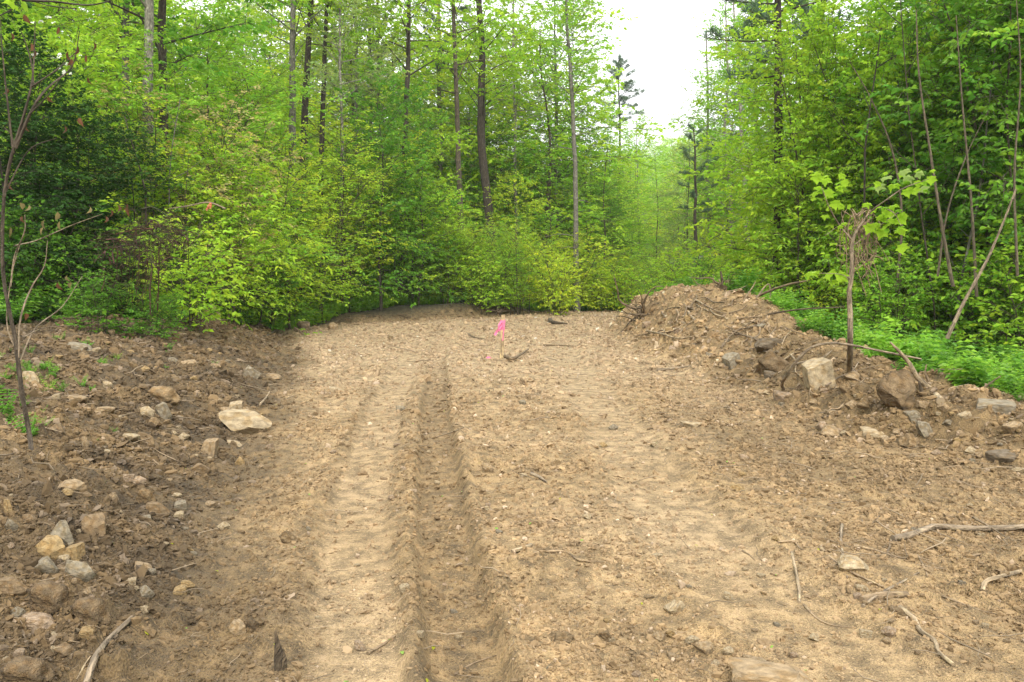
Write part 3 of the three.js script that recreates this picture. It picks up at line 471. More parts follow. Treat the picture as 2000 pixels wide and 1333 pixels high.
// ------------------------------------------------------------------ stones
function rockGeo(seed, kind) {
  const rng = rngOf(seed), g0 = new THREE.IcosahedronGeometry(1, kind === 'chip' ? 1 : 5), g = mergeVertices((g0.deleteAttribute('uv'), g0.deleteAttribute('normal'), g0), 1e-4), p = g.attributes.position, v = V(), planes = [];
  if (kind === 'block' || kind === 'slab') for (const [x, y, z] of [[1, 0, 0], [-1, 0, 0], [0, 1, 0], [0, -1, 0], [0, 0, 1], [0, 0, -1]]) planes.push([V(x + (rng() - 0.5) * 0.4, y + (rng() - 0.5) * 0.3, z + (rng() - 0.5) * 0.4).normalize(), 0.52 + 0.14 * rng()]);
  for (let k = 0; k < (kind === 'round' ? 11 : kind === 'block' ? 6 : 14); k++) planes.push([V(rng() - 0.5, rng() - 0.5, rng() - 0.5).normalize(), (kind === 'block' ? 0.68 : 0.45) + 0.3 * rng()]);
  for (let i = 0; i < p.count; i++) {
    v.fromBufferAttribute(p, i); const a = v.clone();
    if (kind === 'clod') { for (const [n, d] of planes) { const t = v.dot(n) - d - 0.12; if (t > 0) v.addScaledVector(n, -t); } v.multiplyScalar(1 + 0.3 * noise(a.x * 2 + seed, a.y * 2 + a.z * 1.7, seed) + 0.17 * noise(a.x * 5 + a.z * 3, a.y * 5 - a.z * 4, seed + 9) + 0.1 * noise(a.x * 11 + a.z * 7, a.y * 11 - a.z * 8, seed + 12)); }
    else { for (const [n, d] of planes) { const t = v.dot(n) - d; if (t > 0) v.addScaledVector(n, -t); } v.multiplyScalar(1 + 0.05 * noise(a.x * 3 + a.z * 2, a.y * 3 - a.z * 2, seed) + 0.035 * noise(a.x * 8 + a.z * 5, a.y * 8 - a.z * 6, seed + 3)); }
    p.setXYZ(i, v.x, v.y, v.z);
  }
  g.computeBoundingBox(); const b = g.boundingBox, s = b.getSize(V()), c = b.getCenter(V());
  for (let i = 0; i < p.count; i++) p.setXYZ(i, (p.getX(i) - c.x) / s.x, (p.getY(i) - c.y) / s.y, (p.getZ(i) - c.z) / s.z);   // a unit box
  const out = kind === 'clod' ? (g.computeVertexNormals(), g.toNonIndexed()) : toCreasedNormals(g, 0.36), q = out.attributes.position, n = out.attributes.normal, uv = new Float32Array(q.count * 2);
  for (let i = 0; i < q.count; i++) { const ax = abs(n.getX(i)), ay = abs(n.getY(i)), az = abs(n.getZ(i)); if (ay >= ax && ay >= az) uv.set([q.getX(i), q.getZ(i)], i * 2); else if (ax > az) uv.set([q.getZ(i), q.getY(i)], i * 2); else uv.set([q.getX(i), q.getY(i)], i * 2); }
  out.setAttribute('uv', new THREE.BufferAttribute(uv, 2));
  return out;
}
const ROCKS = { angular: [1, 2, 3, 4, 5, 6].map((s) => rockGeo(s * 13, 'angular')), block: [1, 2, 3].map((s) => rockGeo(s * 17, 'block')), slab: [1, 2, 3].map((s) => rockGeo(s * 19, 'slab')), round: [1, 2, 3].map((s) => rockGeo(s * 23, 'round')), clod: [1, 2, 3, 4].map((s) => rockGeo(s * 29, 'clod')) };
const rockMat = (c, bump = 0.007) => mat({ color: rgb(...c.map((x) => x * 0.92)), map: rockMap, bumpMap: rockBump, bumpScale: bump, roughness: 0.95 });
const STONE = { tan: rockMat([0.37, 0.265, 0.15]), pale: rockMat([0.47, 0.365, 0.225]), grey: rockMat([0.29, 0.24, 0.165]), dark: rockMat([0.19, 0.145, 0.095]), yellow: rockMat([0.4, 0.275, 0.125]), brown: rockMat([0.25, 0.17, 0.09]), pink: rockMat([0.4, 0.29, 0.19]), soil: rockMat([0.23, 0.155, 0.08], 0.02), ochre: rockMat([0.33, 0.222, 0.11], 0.02) };
const rk = rngOf(321);
function stone(x0, x1, y0, y1, kind, tone, label, o = {}) {      // the box it fills in the photograph
  const p = onGround((x0 + x1) / 2, y1 - (y1 - y0) * 0.12), d = -p.z, w = (x1 - x0) / FPX * d, h = (y1 - y0) / FPX * d * (o.tall ? 1.05 : kind === 'slab' ? 0.8 : 1), a = ROCKS[kind], m = new THREE.Mesh(a[o.v ?? floor(rk() * a.length)], STONE[tone]);
  const dep = w * (o.deep ?? 0.75); m.scale.set(w * 1.0, h * 1.12, dep); m.rotation.set((rk() - 0.5) * 0.24, (rk() - 0.5) * 0.9 * (w > 0.5 ? 0.4 : 1), o.roll ?? (rk() - 0.5) * 0.3);
  m.position.set(p.x, p.y + h * (o.lift ?? 0.18), p.z - dep * 0.25);
  return addThing(m, kind === 'clod' ? 'clod' : o.name ?? 'rock', label, kind === 'clod' ? 'clod' : 'rock', o.group);
}
const S = stone;
// left bank
S(426, 529, 803, 853, 'angular', 'pale', 'large pale boulder with a flat top on the left edge of the track', { v: 1, deep: 0.6, roll: 0.06, lift: 0.36 });
S(446, 472, 782, 806, 'block', 'pale', 'small cream stone perched behind the large pale boulder');
S(466, 492, 793, 812, 'angular', 'tan', 'tan stone touching the back of the large pale boulder');
S(393, 421, 852, 898, 'block', 'tan', 'upright blocky stone left below the large pale boulder', { tall: 1, deep: 0.9, roll: -0.08 });
S(441, 471, 858, 872, 'slab', 'pale', 'thin flat stone just under the large pale boulder');
S(271, 304, 789, 819, 'angular', 'pale', 'cream stone leaning on the round grey-banded stone', { roll: 0.2 });
S(300, 334, 782, 823, 'round', 'grey', 'round grey-banded stone on the left bank', { tall: 1 });
S(278, 316, 812, 838, 'clod', 'ochre', 'orange-brown clod below the grey-banded stone');
S(280, 352, 748, 790, 'clod', 'ochre', 'big yellowish clod above the grey-banded stone');
S(229, 271, 844, 863, 'slab', 'pale', 'pale flat slab left of the upright blocky stone');
S(474, 506, 716, 740, 'block', 'grey', 'tilted grey block beside the upper left edge of the track', { roll: -0.5 });
S(516, 549, 726, 740, 'slab', 'tan', 'flat tan stone right of the tilted grey block');
S(128, 176, 666, 684, 'slab', 'grey', 'long grey slab lying on top of the left bank');
S(176, 196, 676, 690, 'slab', 'pale', 'small flat stone right of the long grey slab');
S(42, 76, 720, 754, 'angular', 'pale', 'pale boulder among the weeds at the far left');
S(378, 427, 589, 634, 'angular', 'tan', 'large tan boulder standing at the left edge of the woods', { tall: 1, deep: 0.8 });
S(489, 514, 591, 608, 'angular', 'tan', 'tan rock, left of a pair at the foot of the woods', { tall: 1 });
S(517, 541, 594, 619, 'angular', 'brown', 'brown rock, right of a pair at the foot of the woods', { tall: 1 });
S(449, 478, 611, 624, 'slab', 'grey', 'flat grey rock between the large tan boulder and the pair');
S(574, 604, 624, 648, 'angular', 'pink', 'pinkish rock at the upper left corner of the track');
S(637, 660, 628, 646, 'angular', 'tan', 'tan rock right of the pinkish one at the end of the track');
S(188, 215, 875, 891, 'slab', 'pale', 'small pale slab beside a thin stick on the left bank');
S(157, 175, 849, 880, 'angular', 'tan', 'narrow upright tan stone on the left bank', { tall: 1 });
S(346, 381, 702, 719, 'angular', 'tan', 'tan stone in the middle of the upper left bank');
S(328, 348, 696, 712, 'angular', 'grey', 'grey stone just left of the tan one on the upper bank');
S(300, 318, 700, 718, 'round', 'brown', 'round brown stone on the upper left bank');
S(250, 286, 927, 949, 'angular', 'pink', 'pinkish pale stone on the slope above the double brown rock');
S(264, 302, 948, 986, 'clod', 'ochre', 'upper half of the double brown rock on the left');
S(284, 327, 976, 1013, 'angular', 'brown', 'lower half of the double brown rock on the left');
S(59, 122, 1046, 1092, 'angular', 'yellow', 'yellowish rock at the top of the rock pile at left');
S(124, 159, 1061, 1097, 'block', 'yellow', 'bright yellow stone on the rock pile at left', { tall: 1 });
S(53, 112, 1084, 1125, 'angular', 'grey', 'grey rock below the yellowish one in the rock pile', { tall: 1 });
S(94, 142, 1013, 1064, 'angular', 'grey', 'tall grey-violet rock above the rock pile', { tall: 1 });
S(151, 209, 1000, 1054, 'angular', 'brown', 'large brown rock right of the grey-violet one', { tall: 1 });
S(118, 180, 1092, 1136, 'angular', 'grey', 'sloping grey rock under the bright yellow stone', { roll: -0.35 });
S(42, 134, 1126, 1200, 'clod', 'soil', 'huge soil-caked boulder, left one of two in the pile', { deep: 0.8 });
S(130, 212, 1158, 1230, 'clod', 'soil', 'huge soil-caked boulder, right one of two in the pile', { deep: 0.8 });
S(36, 101, 1194, 1230, 'slab', 'pink', 'flat pinkish slab under the soil-caked boulders');
S(-10, 49, 1124, 1166, 'angular', 'brown', 'brown rock cut by the left edge beside the boulders');
S(16, 46, 1184, 1208, 'round', 'grey', 'small round grey stone at the lower left edge');
S(0, 30, 1010, 1040, 'angular', 'grey', 'grey stone at the left edge above the rock pile');
S(-14, 92, 1278, 1345, 'clod', 'soil', 'large clod in the bottom left corner', { deep: 0.8 });
S(92, 150, 1258, 1284, 'clod', 'brown', 'earth-coloured clod left of the grey stick');
S(440, 480, 1210, 1244, 'angular', 'tan', 'pale tan stone near the wood stub at the bottom');
S(478, 506, 1206, 1232, 'clod', 'soil', 'dark clod touching the pale tan stone near the stub');
S(337, 364, 1144, 1164, 'block', 'yellow', 'yellow pebble alone on the flat dirt at left');
S(266, 298, 1142, 1168, 'round', 'grey', 'grey cobble on the flat dirt right of the boulders');
S(454, 478, 889, 913, 'angular', 'yellow', 'mossy yellowish stone below the large pale boulder');
S(371, 408, 901, 930, 'round', 'brown', 'brown rounded stone under the upright blocky stone');
S(544, 582, 1034, 1064, 'clod', 'ochre', 'pale lump on the left edge of the wheel track');
S(259, 297, 1096, 1118, 'slab', 'tan', 'flat tan stone in the middle of the lower left dirt');
S(396, 421, 978, 992, 'slab', 'tan', 'tan stone on the flat dirt below the brown rounded stone');
S(110, 160, 938, 960, 'angular', 'tan', 'tan stone on the slope right of the sapling foot');
S(5, 24, 972, 1006, 'angular', 'yellow', 'yellow stone standing at the left edge below the sapling', { tall: 1 });
S(40, 72, 1000, 1026, 'angular', 'brown', 'brown stone left of the grey-violet rock');
S(178, 222, 790, 812, 'slab', 'tan', 'tan slab buried in the middle of the left bank');
S(92, 128, 826, 846, 'angular', 'brown', 'brown stone right of the sapling stem');
S(120, 168, 768, 790, 'slab', 'tan', 'sloping tan slab beside the sapling stem');
// the track
S(940, 967, 904, 923, 'angular', 'tan', 'tan stone beside the middle rut');
S(1333, 1375, 822, 835, 'slab', 'pale', 'flat pale stone flush in the right-hand track');
S(1299, 1343, 1170, 1203, 'angular', 'pale', 'pale triangular stone on the right-hand track');
S(1634, 1702, 1085, 1117, 'angular', 'pale', 'pale boulder half sunk among the roots at right', { v: 3 });
S(1430, 1608, 1296, 1352, 'slab', 'tan', 'broad flat rock at the bottom edge of the picture', { deep: 0.5 });
S(1274, 1303, 1234, 1254, 'round', 'tan', 'left stone of a small row at the bottom');
S(1300, 1322, 1228, 1248, 'round', 'yellow', 'second stone of the small row at the bottom');
S(1340, 1366, 1241, 1259, 'slab', 'pale', 'third stone of the small row, whitish and flat');
S(1354, 1396, 1254, 1278, 'angular', 'tan', 'larger stone below the small row at the bottom');
S(1408, 1437, 1264, 1284, 'angular', 'pale', 'pale stone at the right end of the small row');
S(1386, 1410, 1288, 1304, 'round', 'pale', 'small pale stone just above the broad flat rock');
S(1455, 1498, 1282, 1304, 'slab', 'tan', 'tan stone at the upper rim of the broad flat rock');
S(1170, 1200, 1230, 1254, 'round', 'ochre', 'brown stone left of the small row at the bottom');
S(1066, 1126, 1236, 1258, 'clod', 'ochre', 'long low clod at the bottom beside the middle rut');
S(1428, 1456, 944, 963, 'angular', 'yellow', 'angular tan stone on the ridge of the right-hand track');
S(1466, 1504, 952, 968, 'slab', 'ochre', 'flat brown stone right of the angular one on the ridge');
S(1885, 1912, 870, 886, 'round', 'pale', 'whitish stone at the foot of the right berm');
S(1740, 1776, 1186, 1200, 'slab', 'ochre', 'flat brown stone beside the lower right root');
S(642, 668, 756, 764, 'slab', 'pale', 'flat pale stone on the left of the track');
// right berm
S(1575, 1632, 711, 766, 'block', 'pale', 'large square-cut stone block on the right berm', { v: 1, deep: 0.85, roll: 0.2, tall: 1, lift: 0.45 });
S(1718, 1794, 730, 806, 'clod', 'soil', 'big round earth clod on top of the right berm', { tall: 1, deep: 0.8, lift: 0.4 });
S(1416, 1450, 686, 721, 'block', 'grey', 'grey block at the foot of the dirt mound', { roll: 0.35, tall: 1 });
S(1478, 1530, 652, 686, 'slab', 'dark', 'dark layered slab sticking out of the mound end');
S(1482, 1554, 676, 733, 'clod', 'soil', 'large brown chunk under the dark layered slab', { deep: 0.8 });
S(1492, 1520, 722, 742, 'angular', 'dark', 'dark stone under the large brown chunk');
S(1773, 1806, 793, 820, 'slab', 'grey', 'flat blue-grey stone below the big round clod', { roll: 0.3 });
S(1792, 1827, 820, 857, 'angular', 'grey', 'upright grey stone below the flat blue-grey one', { tall: 1 });
S(1758, 1800, 842, 878, 'clod', 'ochre', 'brown clod left of the upright grey stone');
S(1688, 1742, 832, 855, 'slab', 'pale', 'broad pale slab at the toe of the right berm');
S(1602, 1649, 829, 857, 'angular', 'tan', 'angular tan rock at the toe of the right berm', { tall: 1 });
S(1596, 1622, 822, 842, 'angular', 'pink', 'pinkish stone behind the angular tan rock');
S(1916, 1985, 779, 813, 'block', 'grey', 'big squared slab on the berm near the right edge', { roll: -0.05 });
S(1942, 2003, 876, 902, 'slab', 'dark', 'dark flat stone at the right edge below the berm');
S(1653, 1680, 779, 799, 'round', 'tan', 'tan cobble below the square-cut block');
S(1676, 1712, 776, 800, 'angular', 'ochre', 'brown stone left of the big round clod');
S(1875, 1901, 800, 822, 'angular', 'pale', 'pale stone on the berm right of the split stump');
S(1836, 1862, 786, 804, 'angular', 'tan', 'tan stone at the foot of the split stump');
S(1514, 1547, 760, 783, 'slab', 'pink', 'pinkish flat stone at the foot of the arched branch');
S(1966, 2006, 820, 845, 'angular', 'tan', 'tan stone at the right edge under the squared slab');
S(1652, 1690, 724, 744, 'angular', 'tan', 'tan stone right behind the square-cut block');
S(1640, 1664, 742, 766, 'clod', 'ochre', 'brown clod touching the square-cut block');
S(1480, 1500, 630, 642, 'angular', 'grey', 'grey stone on the upper flank of the mound');
S(1330, 1352, 668, 680, 'angular', 'tan', 'tan stone low on the mound flank');
// smaller stones that nothing tells apart
{
  const groups = [['small stone lying in the rubble of the left bank', 'small stones of the left bank', [[0, 660], [330, 640], [560, 700], [520, 900], [330, 1200], [0, 1300]], 110], ['small stone lying in the rubble of the right berm', 'small stones of the right berm', [[1240, 640], [1420, 590], [1600, 760], [2000, 800], [2000, 930], [1680, 880], [1480, 770]], 80], ['small stone loose on the bare track', 'small stones on the track', [[560, 800], [1400, 720], [1980, 920], [1980, 1320], [560, 1320]], 80]];
  const inside = (q, x, y) => { let c = false; for (let i = 0, j = q.length - 1; i < q.length; j = i++) if ((q[i][1] > y) !== (q[j][1] > y) && x < (q[j][0] - q[i][0]) * (y - q[i][1]) / (q[j][1] - q[i][1]) + q[i][0]) c = !c; return c; };
  for (const [label, group, poly, n] of groups) for (let k = 0, made = 0; made < n && k < 9000; k++) {
    const x = rk() * 2000, y = 580 + rk() * 753; if (!inside(poly, x, y)) continue; made++;
    const w = (11 + 15 * pow(rk(), 2.2)) * (0.75 + 0.5 * (y - 580) / 750), kind = pick(['angular', 'angular', 'slab', 'round', 'block']);
    stone(x - w / 2, x + w / 2, y - w * (kind === 'slab' ? 0.22 : 0.36), y + w * 0.3, kind, pick(['tan', 'pale', 'tan', 'pale', 'grey', 'yellow', 'pink']), label, { group, name: 'small_stone', lift: 0.26 });
  }
}
// ------------------------------------------------------------------ crumbs, chips and twigs strewn over the dirt
{
  const gr = rngOf(888), gauss = () => (gr() + gr() + gr() + gr() - 2) * 1.7, shapes = [], m4 = new THREE.Matrix4(), q = new THREE.Quaternion(), e = new THREE.Euler(), col = new THREE.Color();
  for (let s = 0; s < 6; s++) { const g = new THREE.IcosahedronGeometry(0.5, s < 3 ? 1 : 0), p = g.attributes.position, r2 = s * 3.7; for (let i = 0; i < p.count; i++) { const x = p.getX(i), y = p.getY(i), z = p.getZ(i), k = 1 + 1.5 * noise(x * 2.9 + r2, y * 2.9 + z * 2.3, s + 60); p.setXYZ(i, x * k, y * k * 0.75, z * k * 1.1); } g.deleteAttribute('uv'); g.computeVertexNormals(); shapes.push(g); }
  const crumbMat = mat({ color: rgb(1, 1, 1) }), lists = shapes.map(() => []);
  for (let k = 0; k < 560000; k++) {
    const d = exp(lerp(Math.log(2.3), Math.log(39), gr())), x = (gr() * 2 - 1) * (0.7 * d + 0.6), z = zones(x, d);
    if (z.wood > 0.6) continue;
    const track = max(1 - smooth(0.2, 0.32, abs(x - trackL(d))), 1 - smooth(0.3, 0.5, abs(x - trackR(d)))) * smooth(20, 15, d), rough = max(z.left, z.mound, smooth(-2, 0, d - backBank(clamp(x, -9, 6))) * smooth(8, 3, x), 0.55 * smooth(0.4, 1.2, x - trackR(d)), 0.3);
    if (gr() > rough * (1 - 0.74 * track) * (1 - 0.5 * (1 - smooth(0.16, 0.26, abs(x - trackM(d)))) * smooth(18, 12, d)) * (0.35 + 1.1 * smooth(-0.3, 0.4, noise(x * 1.7, d * 1.7, 70)))) continue;
    const bank = max(z.left, z.mound), big = lerp(0.85, 0.62, bank), s = 0.0125 * pow(d / 4, 0.66) * big * min(6, exp(gauss() * lerp(0.5, 0.8, bank))), c = soilColor(x, -d), u = gr();
    let t = 0.5 + 0.4 * gr() + 0.25 * bank * gr(); const stoneish = u < 0.035 + 0.1 * bank; if (stoneish) t *= 1.55;
    const grey = stoneish ? 0.35 : 0, lum = (c[0] + c[1] + c[2]) / 3;
    lists[floor(gr() * 6)].push([x, -d, s, min(0.5, lerp(c[0], lum * 1.25, grey) * t), min(0.45, lerp(c[1], lum * 1.1, grey) * t), min(0.4, lerp(c[2], lum, grey) * t)]);
  }
  const gravel = new THREE.Group(); let total = 0;
  lists.forEach((l, n) => { const im = new THREE.InstancedMesh(shapes[n], crumbMat, l.length); im.name = 'crumbs'; im.userData.kind = 'stuff'; total += l.length; l.forEach(([x, z, s, r, g, b], i) => { e.set(gr() * 6.28, gr() * 6.28, gr() * 6.28); m4.compose(V(x, height(x, z) + s * 0.12, z), q.setFromEuler(e), V(s * (0.7 + 0.9 * gr()), s * (0.6 + 0.5 * gr()), s * (0.7 + 0.9 * gr()))); im.setMatrixAt(i, m4); im.setColorAt(i, col.setRGB(r, g, b)); }); gravel.add(im); });
  addThing(gravel, 'gravel', 'earth crumbs and stone chips strewn over the bare dirt', 'gravel', null, 'stuff');
  const tw = [0, 1, 2, 3].map((s) => new MB().tube([V(-0.5, 0, 0), V(-0.15, 0.03, 0.08 * (s - 1.5)), V(0.2, 0.01, -0.06 * (s - 1)), V(0.5, 0.05, 0.04)], [0.016, 0.022, 0.018, 0.008], 4).build()), tg = new THREE.Group();
  tw.forEach((g, n) => { const im = new THREE.InstancedMesh(g, mat({ color: rgb(1, 1, 1) }), 900); im.name = 'twigs'; im.userData.kind = 'stuff'; for (let k = 0; k < 900;) { const d = exp(lerp(Math.log(2.4), Math.log(30), gr())), x = (gr() * 2 - 1) * (0.68 * d + 0.3), z = zones(x, d); if (z.wood > 0.5 || (gr() > 0.3 && max(z.left, z.mound, smooth(1.4, 2, x)) < 0.5)) continue; const s = 0.05 * pow(d / 3, 0.7) * exp(gauss() * 0.6), t = 0.6 + gr(); e.set((gr() - 0.5) * 0.5, gr() * 6.28, (gr() - 0.5) * 0.6); m4.compose(V(x, height(x, -d) + 0.12 * s, -d), q.setFromEuler(e), V(s, s * 0.7, s * 0.7)); im.setMatrixAt(k, m4); im.setColorAt(k, col.setRGB(0.2 * t, 0.15 * t, 0.095 * t)); k++; } tg.add(im); });
  addThing(tg, 'twig_debris', 'broken twigs and root hairs scattered over the dirt', 'debris', null, 'stuff');
  const fl = new MB(); fl.leaf(V(0, 0, 0), V(1, 0, 0), V(0, 1, 0), 1, 0.6, [1, 1, 1], 1);
  const im = new THREE.InstancedMesh(fl.build(), LEAF.pale, 110); for (let k = 0; k < 110; k++) { const d = exp(lerp(Math.log(2.6), Math.log(16), gr())), x = (gr() * 2 - 1) * 0.6 * d, s = 0.016 + 0.02 * gr(); e.set((gr() - 0.5), gr() * 6.28, (gr() - 0.5)); m4.compose(V(x, height(x, -d) + 0.008, -d), q.setFromEuler(e), V(s, s, s)); im.setMatrixAt(k, m4); im.setColorAt(k, gr() < 0.5 ? col.setRGB(0.9, 1.1, 0.8) : col.setRGB(1.3, 1, 0.3)); }
  addThing(im, 'fallen_leaves', 'small fallen leaves dotted over the track', 'leaves', null, 'stuff');
}
// ------------------------------------------------------------------ low plants
{
  const pr = rngOf(654), protos = [0, 1, 2, 3].map((s) => { const m = new MB(); for (let k = 0; k < 9; k++) { const a = k * 2.4 + pr(), h = 0.5 + 0.5 * pr(), out = 0.25 + 0.4 * pr(); for (let j = 1; j <= 7; j++) { const t = j / 7, q = V(cos(a) * out * t, h * t * (1.25 - 0.35 * t), sin(a) * out * t); for (const sd of [-1, 1]) { const d = V(cos(a + sd * 1.2), 0.1 - 0.3 * pr(), sin(a + sd * 1.2)).normalize(), n = V((pr() - 0.5) * 1.2, 1, (pr() - 0.5) * 1.2); n.addScaledVector(d, -n.dot(d)).normalize(); const z = (s < 2 ? 0.2 : 0.27) * (1.1 - 0.5 * t) * (0.7 + 0.5 * pr()); m.leaf(q, d, n, z, z * (s < 2 ? 0.4 : 0.62), tint(pr, 0.2)); } } } return m.build(); });
  const cover = (name, n, spot, size, tones, label, cat) => { const g = new THREE.Group(), m4 = new THREE.Matrix4(), q = new THREE.Quaternion(), e = new THREE.Euler(); protos.forEach((geo, k) => { const im = new THREE.InstancedMesh(geo, LEAF[tones[k % tones.length]], n); im.name = 'clumps'; im.userData.kind = 'stuff'; for (let i = 0; i < n;) { const p = spot(); if (!p) continue; const s = lerp(size[0], size[1], pow(pr(), 1.6)); e.set((pr() - 0.5) * 0.4, pr() * 6.28, (pr() - 0.5) * 0.4); m4.compose(V(p[0], height(p[0], -p[1]) - 0.02, -p[1]), q.setFromEuler(e), V(s, s * (0.8 + 0.5 * pr()), s)); im.setMatrixAt(i++, m4); } g.add(im); }); addThing(g, name, label, cat, null, 'stuff'); };
  cover('undergrowth', 1050, () => { const d = lerp(6, 26, pr()), x = crestX(d) + 0.45 + 9 * pow(pr(), 1.3) + 1.0 * noise(d * 1.7, 4, 4); return noise(x * 0.8, d * 0.8, 55) > -0.12 ? [x, d] : null; }, [0.12, 0.6], ['mid', 'deep', 'mid', 'deep'], 'fresh green low plants carpeting the ground behind the right berm', 'undergrowth');
  cover('ground_cover', 700, () => { const px = lerp(420, 1300, pr()), d = wallDepth(px) - 0.6 + 7 * pow(pr(), 1.5), x = (px - 1000) / FPX * d; return zones(x, d).wood > 0.25 + 0.5 * pr() ? [x, d] : null; }, [0.2, 0.6], ['mid', 'deep', 'bright', 'mid'], 'low leafy plants along the foot of the woods', 'ground cover');
  cover('shade_plants', 260, () => { const px = lerp(-150, 430, pr()), d = wallDepth(px) - 0.2 + 5 * pow(pr(), 1.5), x = (px - 1000) / FPX * d; return zones(x, d).wood > 0.3 + 0.5 * pr() ? [x, d] : null; }, [0.2, 0.5], ['deep', 'evergreen', 'deep', 'mid'], 'dark leafy plants in the shade below the left thicket', 'ground cover');
  cover('weeds', 24, () => { const [px, py, sx, sy] = pick([[70, 735, 55, 25], [20, 720, 40, 35], [375, 650, 18, 8], [215, 705, 14, 8], [455, 640, 20, 6], [560, 625, 20, 6], [330, 625, 60, 8], [60, 760, 70, 60], [250, 680, 200, 40], [120, 800, 110, 60]]), p = onGround(px + (pr() - 0.5) * 2 * sx, py + (pr() - 0.5) * 2 * sy); return [p.x, -p.z]; }, [0.05, 0.17], ['deep', 'mid', 'deep', 'deep'], 'small green weeds sprouting on the left bank', 'weeds');
}
// ------------------------------------------------------------------ sticks, roots and stumps
const WOOD = { grey: barkMat([0.37, 0.28, 0.185]), brown: barkMat([0.29, 0.205, 0.12]), dark: barkMat([0.14, 0.1, 0.06]), pale: barkMat([0.5, 0.375, 0.23]), root: barkMat([0.44, 0.31, 0.18]), stem: barkMat([0.2, 0.155, 0.1]) };
function stick(px, w, wood, label, o = {}) {                      // px: [x, y] on the ground, or [x, y, depth] in the air
  const raw = px.map(([x, y, d]) => { if (d) return at(x, y, d); const p = onGround(x, y); p.y += (o.lift ?? 0.35) * w / FPX * -p.z; return p; }), c = new THREE.CatmullRomCurve3(raw, false, 'centripetal'), n = max(6, raw.length * 4), pts = c.getPoints(n), d = -raw[0].z, r = w / 2 / FPX * d, m = new MB(), mid = pts[0].clone();
  for (const p of pts) p.sub(mid);
  m.tube(pts, (u) => r * lerp(1, o.end ?? 0.45, u), w > 12 ? 9 : 6, [1, 1, 1], 0.14, floor(px[0][0]), true);
  const mesh = new THREE.Mesh(m.build(), WOOD[wood]); mesh.position.copy(mid);
  return addThing(mesh, o.name ?? 'stick', label, o.category ?? 'stick', o.group);
}
stick([[168, 1345], [186, 1292], [214, 1255], [238, 1232], [259, 1213]], 15, 'grey', 'grey forked-off stick at the lower left corner', { end: 0.7, lift: 0.5 });
stick([[150, 1330], [165, 1300], [176, 1284]], 5, 'pale', 'thin pale twig left of the grey stick');
stick([[1744, 1060], [1765, 1056], [1800, 1045], [1830, 1036], [1875, 1039], [1930, 1040], [2030, 1036]], 13, 'grey', 'long grey branch lying across the right side of the track', { end: 0.85, lift: 0.6 });
stick([[1742, 1052], [1738, 1072], [1733, 1082]], 6, 'brown', 'short broken side shoot at the thick end of the long branch');
stick([[1520, 1061], [1550, 1060], [1566, 1075], [1600, 1077], [1632, 1066]], 5, 'root', 'thin root lying left of the half-sunk pale boulder', { name: 'root', category: 'root' });
stick([[1602, 1072], [1630, 1100], [1665, 1122], [1726, 1150]], 8, 'root', 'darker root running across below the pale boulder', { name: 'root', category: 'root' });
stick([[1668, 1069], [1700, 1075], [1730, 1084], [1768, 1093], [1790, 1086], [1802, 1104], [1812, 1128]], 6, 'root', 'winding root above the broken log piece', { name: 'root', category: 'root' });
stick([[1645, 1027], [1643, 1065], [1652, 1108], [1655, 1132]], 6, 'grey', 'grey shoot standing up behind the pale boulder');
stick([[1685, 1187], [1720, 1162], [1765, 1138], [1796, 1121]], 7, 'grey', 'grey stick leading from the broken log piece to the right', { end: 0.5 });
stick([[1684, 1178], [1720, 1168], [1772, 1166]], 15, 'root', 'short broken log piece beside the right-hand track', { end: 0.75, name: 'log', category: 'log' });
stick([[1547, 1082], [1554, 1115], [1560, 1148], [1562, 1180]], 7, 'pale', 'pale straight stick pointing down the track', { end: 0.8 });
stick([[1570, 1183], [1594, 1208], [1620, 1222], [1665, 1228]], 5, 'root', 'thin curved root below the pale straight stick', { name: 'root', category: 'root' });
stick([[1757, 1190], [1785, 1212], [1800, 1238], [1825, 1255], [1834, 1278], [1862, 1302]], 11, 'pale', 'thick pale root at the lower right', { end: 0.6, name: 'root', category: 'root' });
stick([[1840, 1166], [1875, 1180], [1920, 1196], [1960, 1204]], 5, 'brown', 'thin brown stick at the right below the long branch');
stick([[1920, 1158], [1926, 1140], [1955, 1130], [1994, 1119]], 10, 'pale', 'pale elbow-shaped root at the right edge', { end: 0.8, name: 'root', category: 'root' });
stick([[1868, 1095], [1915, 1085], [1942, 1074]], 6, 'brown', 'brown stick just below the long grey branch');
stick([[1900, 1020], [1935, 1040], [1965, 1060]], 5, 'brown', 'thin brown twig crossing over the long branch', { lift: 2 });
stick([[1682, 1012], [1690, 1028], [1712, 1018], [1718, 1008]], 4, 'brown', 'small hooked twig left above the long branch');
stick([[1000, 1082], [1018, 1076], [1038, 1068]], 10, 'pale', 'short pale wood chip beside the middle rut', { end: 0.8 });
stick([[1042, 1082], [1100, 1079], [1135, 1097], [1182, 1100]], 5, 'root', 'thin winding root right of the wood chip', { name: 'root', category: 'root' });
stick([[1450, 1077], [1465, 1086], [1475, 1096]], 4, 'root', 'tiny root on the right-hand track', { name: 'root', category: 'root' });
stick([[1037, 928], [1052, 934], [1068, 945]], 8, 'grey', 'stubby stick near the upper middle rut');
stick([[718, 1280], [745, 1264], [772, 1245]], 8, 'brown', 'brown stick lying over the left wheel track');
stick([[888, 1320], [925, 1298], [970, 1282]], 5, 'brown', 'thin brown stick at the bottom of the middle rut');
stick([[282, 890], [300, 902], [315, 915]], 6, 'brown', 'short brown stick on the left slope');
stick([[190, 878], [225, 874], [254, 871]], 6, 'grey', 'thin grey stick beside the small pale slab');
stick([[126, 850], [140, 862], [158, 872]], 4, 'brown', 'thin dark stick near the sapling foot');
